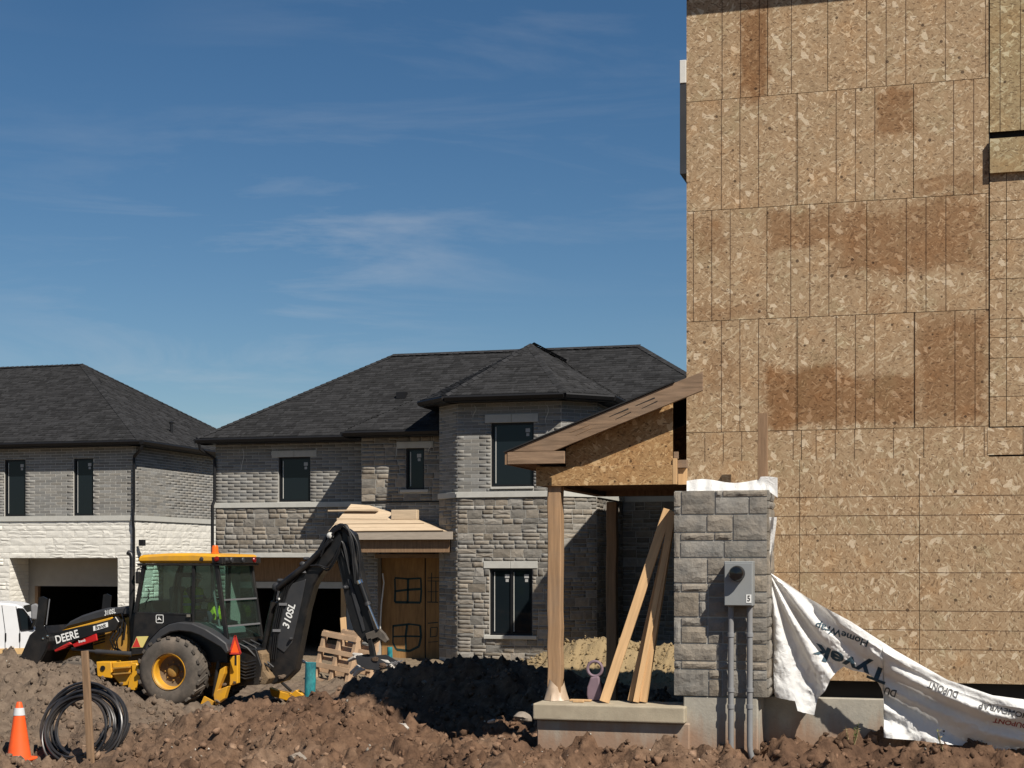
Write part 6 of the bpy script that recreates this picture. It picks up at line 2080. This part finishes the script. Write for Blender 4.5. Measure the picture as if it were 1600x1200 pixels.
# operator seated in the cab, facing the digging arm
def operator():
    yc = YN + 0.95
    base = P(300, 962, yc)
    t = thing('person', 'operator in a yellow-green safety vest seated inside the backhoe cab', 'person', base)
    J = {'pel': (0, 0, .06), 'sp': (.0, 0, .30), 'ch': (.04, 0, .46), 'nk': (.06, 0, .585), 'hd': (.085, 0, .70), 'tp': (.09, 0, .80)}
    E = [('pel', 'sp'), ('sp', 'ch'), ('ch', 'nk'), ('nk', 'hd'), ('hd', 'tp')]
    R = {'pel': .15, 'sp': .14, 'ch': .16, 'nk': .058, 'hd': .095, 'tp': .075}
    for s, n in ((-1, 'l'), (1, 'r')):
        J.update({'sh' + n: (.04, s * .19, .50), 'el' + n: (.16, s * .24, .29), 'wr' + n: (.37, s * .19, .31), 'ha' + n: (.44, s * .17, .33), 'hp' + n: (.04, s * .10, .04), 'kn' + n: (.44, s * .13, .06), 'an' + n: (.50, s * .12, -.36), 'to' + n: (.66, s * .12, -.41)})
        R.update({'sh' + n: .075, 'el' + n: .05, 'wr' + n: .034, 'ha' + n: .04, 'hp' + n: .10, 'kn' + n: .068, 'an' + n: .045, 'to' + n: .04})
        E += [('ch', 'sh' + n), ('sh' + n, 'el' + n), ('el' + n, 'wr' + n), ('wr' + n, 'ha' + n), ('pel', 'hp' + n), ('hp' + n, 'kn' + n), ('kn' + n, 'an' + n), ('an' + n, 'to' + n)]
        for k in range(4):
            a = 'f%d' % k + n
            J[a] = (.50, s * .17 + (k - 1.5) * .021, .322); J[a + 'b'] = (.515, s * .17 + (k - 1.5) * .021, .29)
            R[a] = .0105; R[a + 'b'] = .009
            E += [('ha' + n, a), (a, a + 'b')]
        J['th' + n] = (.47, s * .13, .35); R['th' + n] = .011; E += [('wr' + n, 'th' + n)]
    names = list(J)
    me = bpy.data.meshes.new('body')
    me.from_pydata([base + Vector(J[n]) for n in names], [(names.index(a), names.index(b)) for a, b in E], [])
    o = bpy.data.objects.new('body', me); COL.objects.link(o)
    sk = o.modifiers.new('skin', 'SKIN')
    for i, n in enumerate(names):
        r = R[n]
        me.skin_vertices[0].data[i].radius = (r, r)
        me.skin_vertices[0].data[i].use_root = (n == 'pel')
    sb = o.modifiers.new('sub', 'SUBSURF'); sb.levels = 2; sb.render_levels = 2
    dg = bpy.context.evaluated_depsgraph_get()
    me2 = bpy.data.meshes.new_from_object(o.evaluated_get(dg))
    bpy.data.objects.remove(o)
    me2.name = 'body'
    me2.materials.clear()
    for k in ('cloth_dark', 'skin'): me2.materials.append(M[k])
    for p in me2.polygons:
        c = p.center - base
        p.material_index = 1 if (c.z > .57 or c.x > .40 and c.z > .2) else 0
        p.use_smooth = True
    b = bpy.data.objects.new('body', me2); COL.objects.link(b); set_parent(b, t)
    def ring(z, rx, ry, cx): return [base + Vector((cx + rx * math.cos(a), ry * math.sin(a), z)) for a in [2 * math.pi * i / 20 for i in range(20)]]
    v = MB(); vv = []
    R_ = [ring(.06, .165, .20, 0.0), ring(.25, .165, .20, .005), ring(.42, .185, .235, .03), ring(.52, .16, .23, .045), ring(.565, .09, .12, .055)]
    for r_ in R_: vv += r_
    v.add(vv, [(j * 20 + i, j * 20 + (i + 1) % 20, (j + 1) * 20 + (i + 1) % 20, (j + 1) * 20 + i) for j in range(4) for i in range(20)])
    vo = v.build('vest', M['hivis'], t, smooth=True)
    v = MB()
    for z in (.2, .36):
        vv = ring(z, .178 + .01 * (z > .3), .213 + .016 * (z > .3), .004 + .02 * (z > .3)) + ring(z + .05, .182 + .01 * (z > .3), .218 + .016 * (z > .3), .006 + .02 * (z > .3))
        v.add(vv, [(i, (i + 1) % 20, 20 + (i + 1) % 20, 20 + i) for i in range(20)])
    v.build('reflective_band', M['sticker'], vo, smooth=True, recalc=False)
    hc = base + Vector((.08, 0, .735))
    m = MB(); m.lathe([(.108, 0), (.11, .03), (.095, .075), (.055, .105), (0, .115)], hc, 'Z', 20, cap=False); m.lathe([(.10, -.001), (.14, -.008), (.14, .0), (.10, .012)], hc + Vector((.02, 0, 0)), 'Z', 20, cap=False); m.build('hard_hat', M['white_vinyl'], t, smooth=True)
    m = MB()
    for s in (-1, 1):
        m.lathe([(.011, 0), (.009, .008), (0, .01)], base + Vector((.175, s * .032, .715)), 'X', 8, cap=False)
    m.build('eyes', M['hair'], t)
    m = MB(); m.add([base + Vector(p) for p in ((.172, -.016, .668), (.172, .016, .668), (.172, 0, .715), (.20, 0, .675))], [(0, 1, 3), (1, 2, 3), (2, 0, 3)]); m.build('nose', M['skin'], t)
operator()

# ------------------------------------------------------------------ van
def van():
    Y = 34.6
    hx, hy = 0.90, 0.436
    B = Vector((PX(0, Y), Y, 0))
    def P(u, v, yy=Y):
        k = math.tan(math.atan((u - CU) / F) - TH)
        y_ = (B.x * hy - B.y * hx) / (k * hy - hx)
        X = y_ * k
        d = -X * math.sin(TH) + y_ * math.cos(TH)
        o = (yy - Y)
        return Vector((X - hy * o, y_ + hx * o, H + (CV - v) * d / F))
    LAT = Vector((-hy, hx, 0))
    t = thing('white_van', 'white van with a black framed door window parked before the cream stone house', 'van', (PX(0, Y), Y + 0.9, -0.25))
    side = [(-120, 942), (0, 941.5), (22, 943.5), (34, 948), (44, 960), (54, 982), (90, 990), (104, 996), (108, 1020), (-120, 1018)]
    win = [(27.5, 951), (36, 951.5), (44, 962), (52, 983), (33, 985)]
    m = MB()
    m.prism([P(u, v, Y) for u, v in side], LAT * 1.9)
    m.build('body', M['van_white'], t, bevel=0.06, seg=3)
    a, b = P(34, 947.5, Y), P(53, 980, Y)
    n_ = Vector((0.02, 0.01, 0.015))
    m = MB(); m.add([a + n_ + LAT * .12, b + n_ + LAT * .06, b + n_ + LAT * 1.84, a + n_ + LAT * 1.78], [(0, 1, 2, 3)]); m.build('windscreen', M['dark_glass'], t, recalc=False)
    m = MB(); m.prism([P(u, v, Y) - LAT * 0.012 for u, v in win], LAT * 0.02); wd = m.build('door_window', M['dark_glass'], t)
    m = MB()
    wp = [P(u, v, Y) - LAT * 0.014 for u, v in win]
    for i in range(5): m.bar(wp[i], wp[(i + 1) % 5], 0.035, 0.014, up=(0, -1, 0))
    m.build('window_frame', M['frame_black'], wd)
    m = MB(); m.prism([P(u, v, Y) - LAT * 0.02 for u, v in [(-120, 1016), (60, 1012), (104, 1012), (104, 1021), (-120, 1024)]], LAT * 0.06); m.build('sill', M['van_sill'], t)
    for pts in ([(3, 946), (8, 985), (8, 1014)], [(25, 947), (31, 985), (31, 1013)]):
        m = MB()
        pv = [P(u, v, Y - 0.004) for u, v in pts]
        for i in range(len(pv) - 1): m.bar(pv[i], pv[i + 1], 0.012, 0.01, up=(0, -1, 0))
        m.build('door_seam', M['frame_black'], t)
    for u in (9, 31):
        m = MB(); m.bar(P(u, 989, Y - 0.02), P(u, 1002, Y - 0.02), 0.035, 0.03, up=(0, -1, 0)); m.build('door_handle', M['frame_black'], t, bevel=0.006)
    m = MB(); m.prism([P(u, v, Y - 0.3) for u, v in [(50, 945), (58, 942), (64, 947), (64, 962), (60, 968), (51, 967)]], LAT * 0.16); m.build('mirror', M['mirror_grey'], t, bevel=0.04, seg=3)
    m = MB(); m.bar(P(56, 967, Y - 0.22), P(49, 982, Y + 0.02), 0.05, 0.05); m.build('mirror_arm', M['frame_black'], t)
    for u in (-70, 82):
        c = P(u, 1028, Y); c.z = 0.08
        m = MB(); m.lathe([(.20, -.02), (.33, -.02), (.36, .04), (.36, .2), (.2, .22)], c, 'Y', 28); wl2 = m.build('wheel', M['rubber'], t, smooth=True)
        m = MB(); m.lathe([(.2, -.01), (.16, .02), (.05, -.03), (0, -.035)], c, 'Y', 20, cap=False); m.build('hubcap', M['mirror_grey'], wl2, smooth=True)
van()

# ------------------------------------------------------------------ small things on the ground
def cone():
    p = P(30, 1193, 16.25)
    z = gh(p.x, p.y) + 0.0
    z = p.z + 0.04
    t = thing('traffic_cone', 'orange traffic cone with one pale collar beside the black pipe coil', 'traffic cone', (p.x, p.y, z))
    m = MB(); m.lathe([(.145, .03), (.138, .06), (.072, .50), (.064, .56), (.034, .69), (.026, .705), (0, .708)], (p.x, p.y, z), 'Z', 28, cap=False); m.build('body', M['cone'], t, smooth=True)
    m = MB(); m.lathe([(.0705, .545), (.058, .635)], (p.x, p.y, z), 'Z', 28, cap=False); m.lathe([(.0705, .545), (.0675, .545)], (p.x, p.y, z), 'Z', 28, cap=False); m.build('collar', M['cone_white'], t, smooth=True)
    m = MB(); m.box(p.x - .185, p.x + .185, p.y - .185, p.y + .185, z, z + .035); m.build('base', M['cone'], t, bevel=0.015, seg=2)
cone()

def coil():
    Y = 16.35
    c = P(123, 1136, Y)
    rr = random.Random(21)
    pts = []
    turns, n = 17, 40
    par = [(rr.uniform(0.37, 0.58), rr.uniform(-0.07, 0.06), rr.uniform(-0.05, 0.05), rr.uniform(-0.25, 0.25), rr.uniform(0.86, 1.0)) for _ in range(turns + 1)]
    for i in range(turns * n + 1):
        k, a = i / n, 2 * math.pi * i / n
        j = int(min(k, turns - 1)); f = k - j
        f = f * f * (3 - 2 * f)
        r = par[j][0] * (1 - f) + par[j + 1][0] * f
        dx = par[j][1] * (1 - f) + par[j + 1][1] * f
        dz = par[j][2] * (1 - f) + par[j + 1][2] * f
        tl = par[j][3] * (1 - f) + par[j + 1][3] * f
        e = par[j][4] * (1 - f) + par[j + 1][4] * f
        x, zz = r * math.cos(a) + dx, r * e * math.sin(a) + dz
        pts.append((c.x + x, Y + 0.05 + zz * 0.33 + tl * 0.18 * math.cos(a + j) + 0.012 * (k - 5), c.z + zz * 0.93))
    m = MB(); m.tube(pts, 0.0165, 7)
    tag(m.build('pipe_coil', M['pipe_black'], None, smooth=True), 'large loose coil of black plastic pipe leaning behind a wooden stake', 'pipe coil')
coil()

b_, t_ = P(147, 1198, 15.95), P(132.5, 1017, 16.0)
leaning('wooden_stake', 'upright wooden survey stake standing in front of the black pipe coil', b_ - Vector((0.02, 0, .3)), t_, 0.085, 0.038, 'wood_old', 'stake')
def teal_post(ut, vt, vb, Y, r, label, lean=0.0):
    t_ = P(ut, vt, Y); b = P(ut - lean, vb, Y)
    m = MB()
    pts, rs = [], []
    for i in range(10):
        k = i / 9
        pts.append(Vector((b.x, Y, b.z - 0.4)).lerp(t_, k)); rs.append(r * (1 + .03 * math.sin(i * 2.1)))
    m.tube(pts, rs, 14)
    tag(m.build('marker_post', M['teal'], None, smooth=True), label, 'post')
teal_post(485.5, 1035, 1108, 20.0, 0.078, 'thick teal painted post standing in the dirt before the wooden pallets', 3)
teal_post(609, 1011, 1038, 27.9, 0.052, 'small teal post end beyond the digging bucket near the boarded door', -1)

def pallet(c, ang, tilt, label, roll=0.0):
    t = thing('wooden_pallet', label, 'pallet', c, 'pallets leaning by the garage')
    Mx = Matrix.Translation(c) @ Matrix.Rotation(ang, 4, 'Z') @ Matrix.Rotation(roll, 4, 'Y') @ Matrix.Rotation(tilt, 4, 'X')
    def bd(nm, x0, x1, y0, y1, z0, z1):
        m = MB(); m.box(x0, x1, y0, y1, z0, z1); o = m.build(nm, M['pallet'], None, bevel=0.004); o.data.transform(Mx); set_parent(o, t)
    for x in (-0.5, 0.0, 0.5): bd('stringer', x - 0.05, x + 0.05, 0.02, 0.11, 0, 1.2)
    for k in range(5): bd('deck_board', -0.55, 0.55, 0.112, 0.134, 0.0 + k * 0.275, 0.1 + k * 0.275)
    for k in range(4): bd('deck_board', -0.55, 0.55, -0.006, 0.018, 0.02 + k * 0.345, 0.13 + k * 0.345)
pc = P(515, 1074, 31.2)
pallet((pc.x - .05, 31.2, -0.16), -0.42, -0.22, 'wooden pallet leaning upright behind the thick teal post', 0.10)
pallet((pc.x + 0.22, 31.75, -0.16), -0.38, -0.2, 'second wooden pallet half hidden behind the leaning one', 0.10)
leaning('long_board', 'pale timber board standing against the garage opening behind the pallets', P(541, 1040, 33.5), P(536, 965, 33.9), 0.14, 0.04, 'wood_new', 'board')

def scrap(name, label, cat, p, q_, w_, th, m):
    leaning(name, label, p, q_, w_, th, m, cat)
scr = [(552, 1022, 575, 1034, 28.6, 'grey bent lath poking up behind the digging bucket'), (590, 1032, 618, 1046, 27.2, 'thin pale root crossing the bucket teeth'), (545, 1032, 566, 1030, 28.3, 'pale torn film strip beside the digging bucket'), (548, 1052, 572, 1040, 28.0, 'pale split stick under the digging bucket'), (553, 1056, 570, 1046, 27.8, 'short pale stick lying lowest under the digging bucket'), (462, 1037, 480, 1036, 29.0, 'white plastic sliver to the left of the thick teal post'), (585, 1050, 612, 1040, 27.5, 'pale root lying over the dark soil by the small teal post')]
for (u0, v0, u1, v1, Y, lb) in scr:
    a, b = P(u0, v0, Y), P(u1, v1, Y - 0.1)
    m = MB(); k = a.lerp(b, .5) + Vector((0, 0, .05)); m.tube([a, k, b], [0.035, 0.05, 0.02], 6)
    tag(m.build('site_scrap', M['plastic_white'], None, smooth=False), lb, 'scrap')

def rock(u, v, Y, s, label, m='rock', seed=1):
    p = P(u, v, Y)
    co, fa = ico(3, seed, 0.5)
    mb = MB(); mb.add([(p.x + c[0] * s[0], p.y + c[1] * s[1], p.z + c[2] * s[2]) for c in co], [tuple(f) for f in fa])
    tag(mb.build('rock' if m == 'rock' else 'site_scrap', M[m], None, smooth=True), label, 'rock' if m == 'rock' else 'scrap')
rock(466, 1186, 15.3, (.13, .1, .09), 'grey brown boulder half buried in the nearest mound', 'rock', 3)
rock(628, 1140, 17.6, (.10, .08, .09), 'crumpled pale plastic lump at the shadow edge of the dark soil pile', 'plastic_white', 5)
rock(769, 1127, 17.4, (.05, .04, .035), 'small white scrap on the sunlit mound beside the porch', 'plastic_white', 7)
rock(663, 1066, 21.9, (.045, .04, .04), 'small pale stone on the shaded soil pile', 'rock', 9)
rock(770, 1046, 23.0, (.07, .05, .04), 'white scrap lying on the crest of the shaded soil pile', 'plastic_white', 11)
rock(815, 1120, 17.6, (.11, .08, .07), 'brown lump of clay beside the porch slab', 'rock', 13)

def weed(u, v, Y, h_, n, label):
    p = P(u, v, Y)
    rr = random.Random(int(u))
    t = thing('weed', label, 'weed', p)
    for i in range(n):
        a, l = rr.uniform(0, 6.28), h_ * rr.uniform(.6, 1.05)
        tip = p + Vector((math.cos(a) * l * .28, math.sin(a) * l * .2 - .03, l))
        md = p.lerp(tip, .5) + Vector((math.cos(a) * .02, 0, .03))
        m = MB(); m.tube([p, md, tip], [.005, .004, .0015], 5)
        for k in range(7):
            c = p.lerp(tip, rr.uniform(.35, 1.0)); g = rr.uniform(0, 6.28); L = rr.uniform(.02, .045)
            d = Vector((math.cos(g), math.sin(g), rr.uniform(.1, .8))).normalized() * L
            s = d.cross(Vector((0, 0, 1))).normalized() * L * .25
            m.add([c, c + d * .5 + s, c + d, c + d * .5 - s], [(0, 1, 2, 3)])
        m.build('stem', M['weed' if i % 2 else 'dry_stem'], t, recalc=False)
weed(1332, 1172, 16.5, .30, 6, 'low green weed growing at the foot of the concrete foundation')
weed(1476, 1182, 16.2, .34, 3, 'thin dry weed stem in front of the hanging house wrap')
weed(1218, 1182, 16.45, .16, 4, 'tiny weed tuft right of the conduits at the foundation')
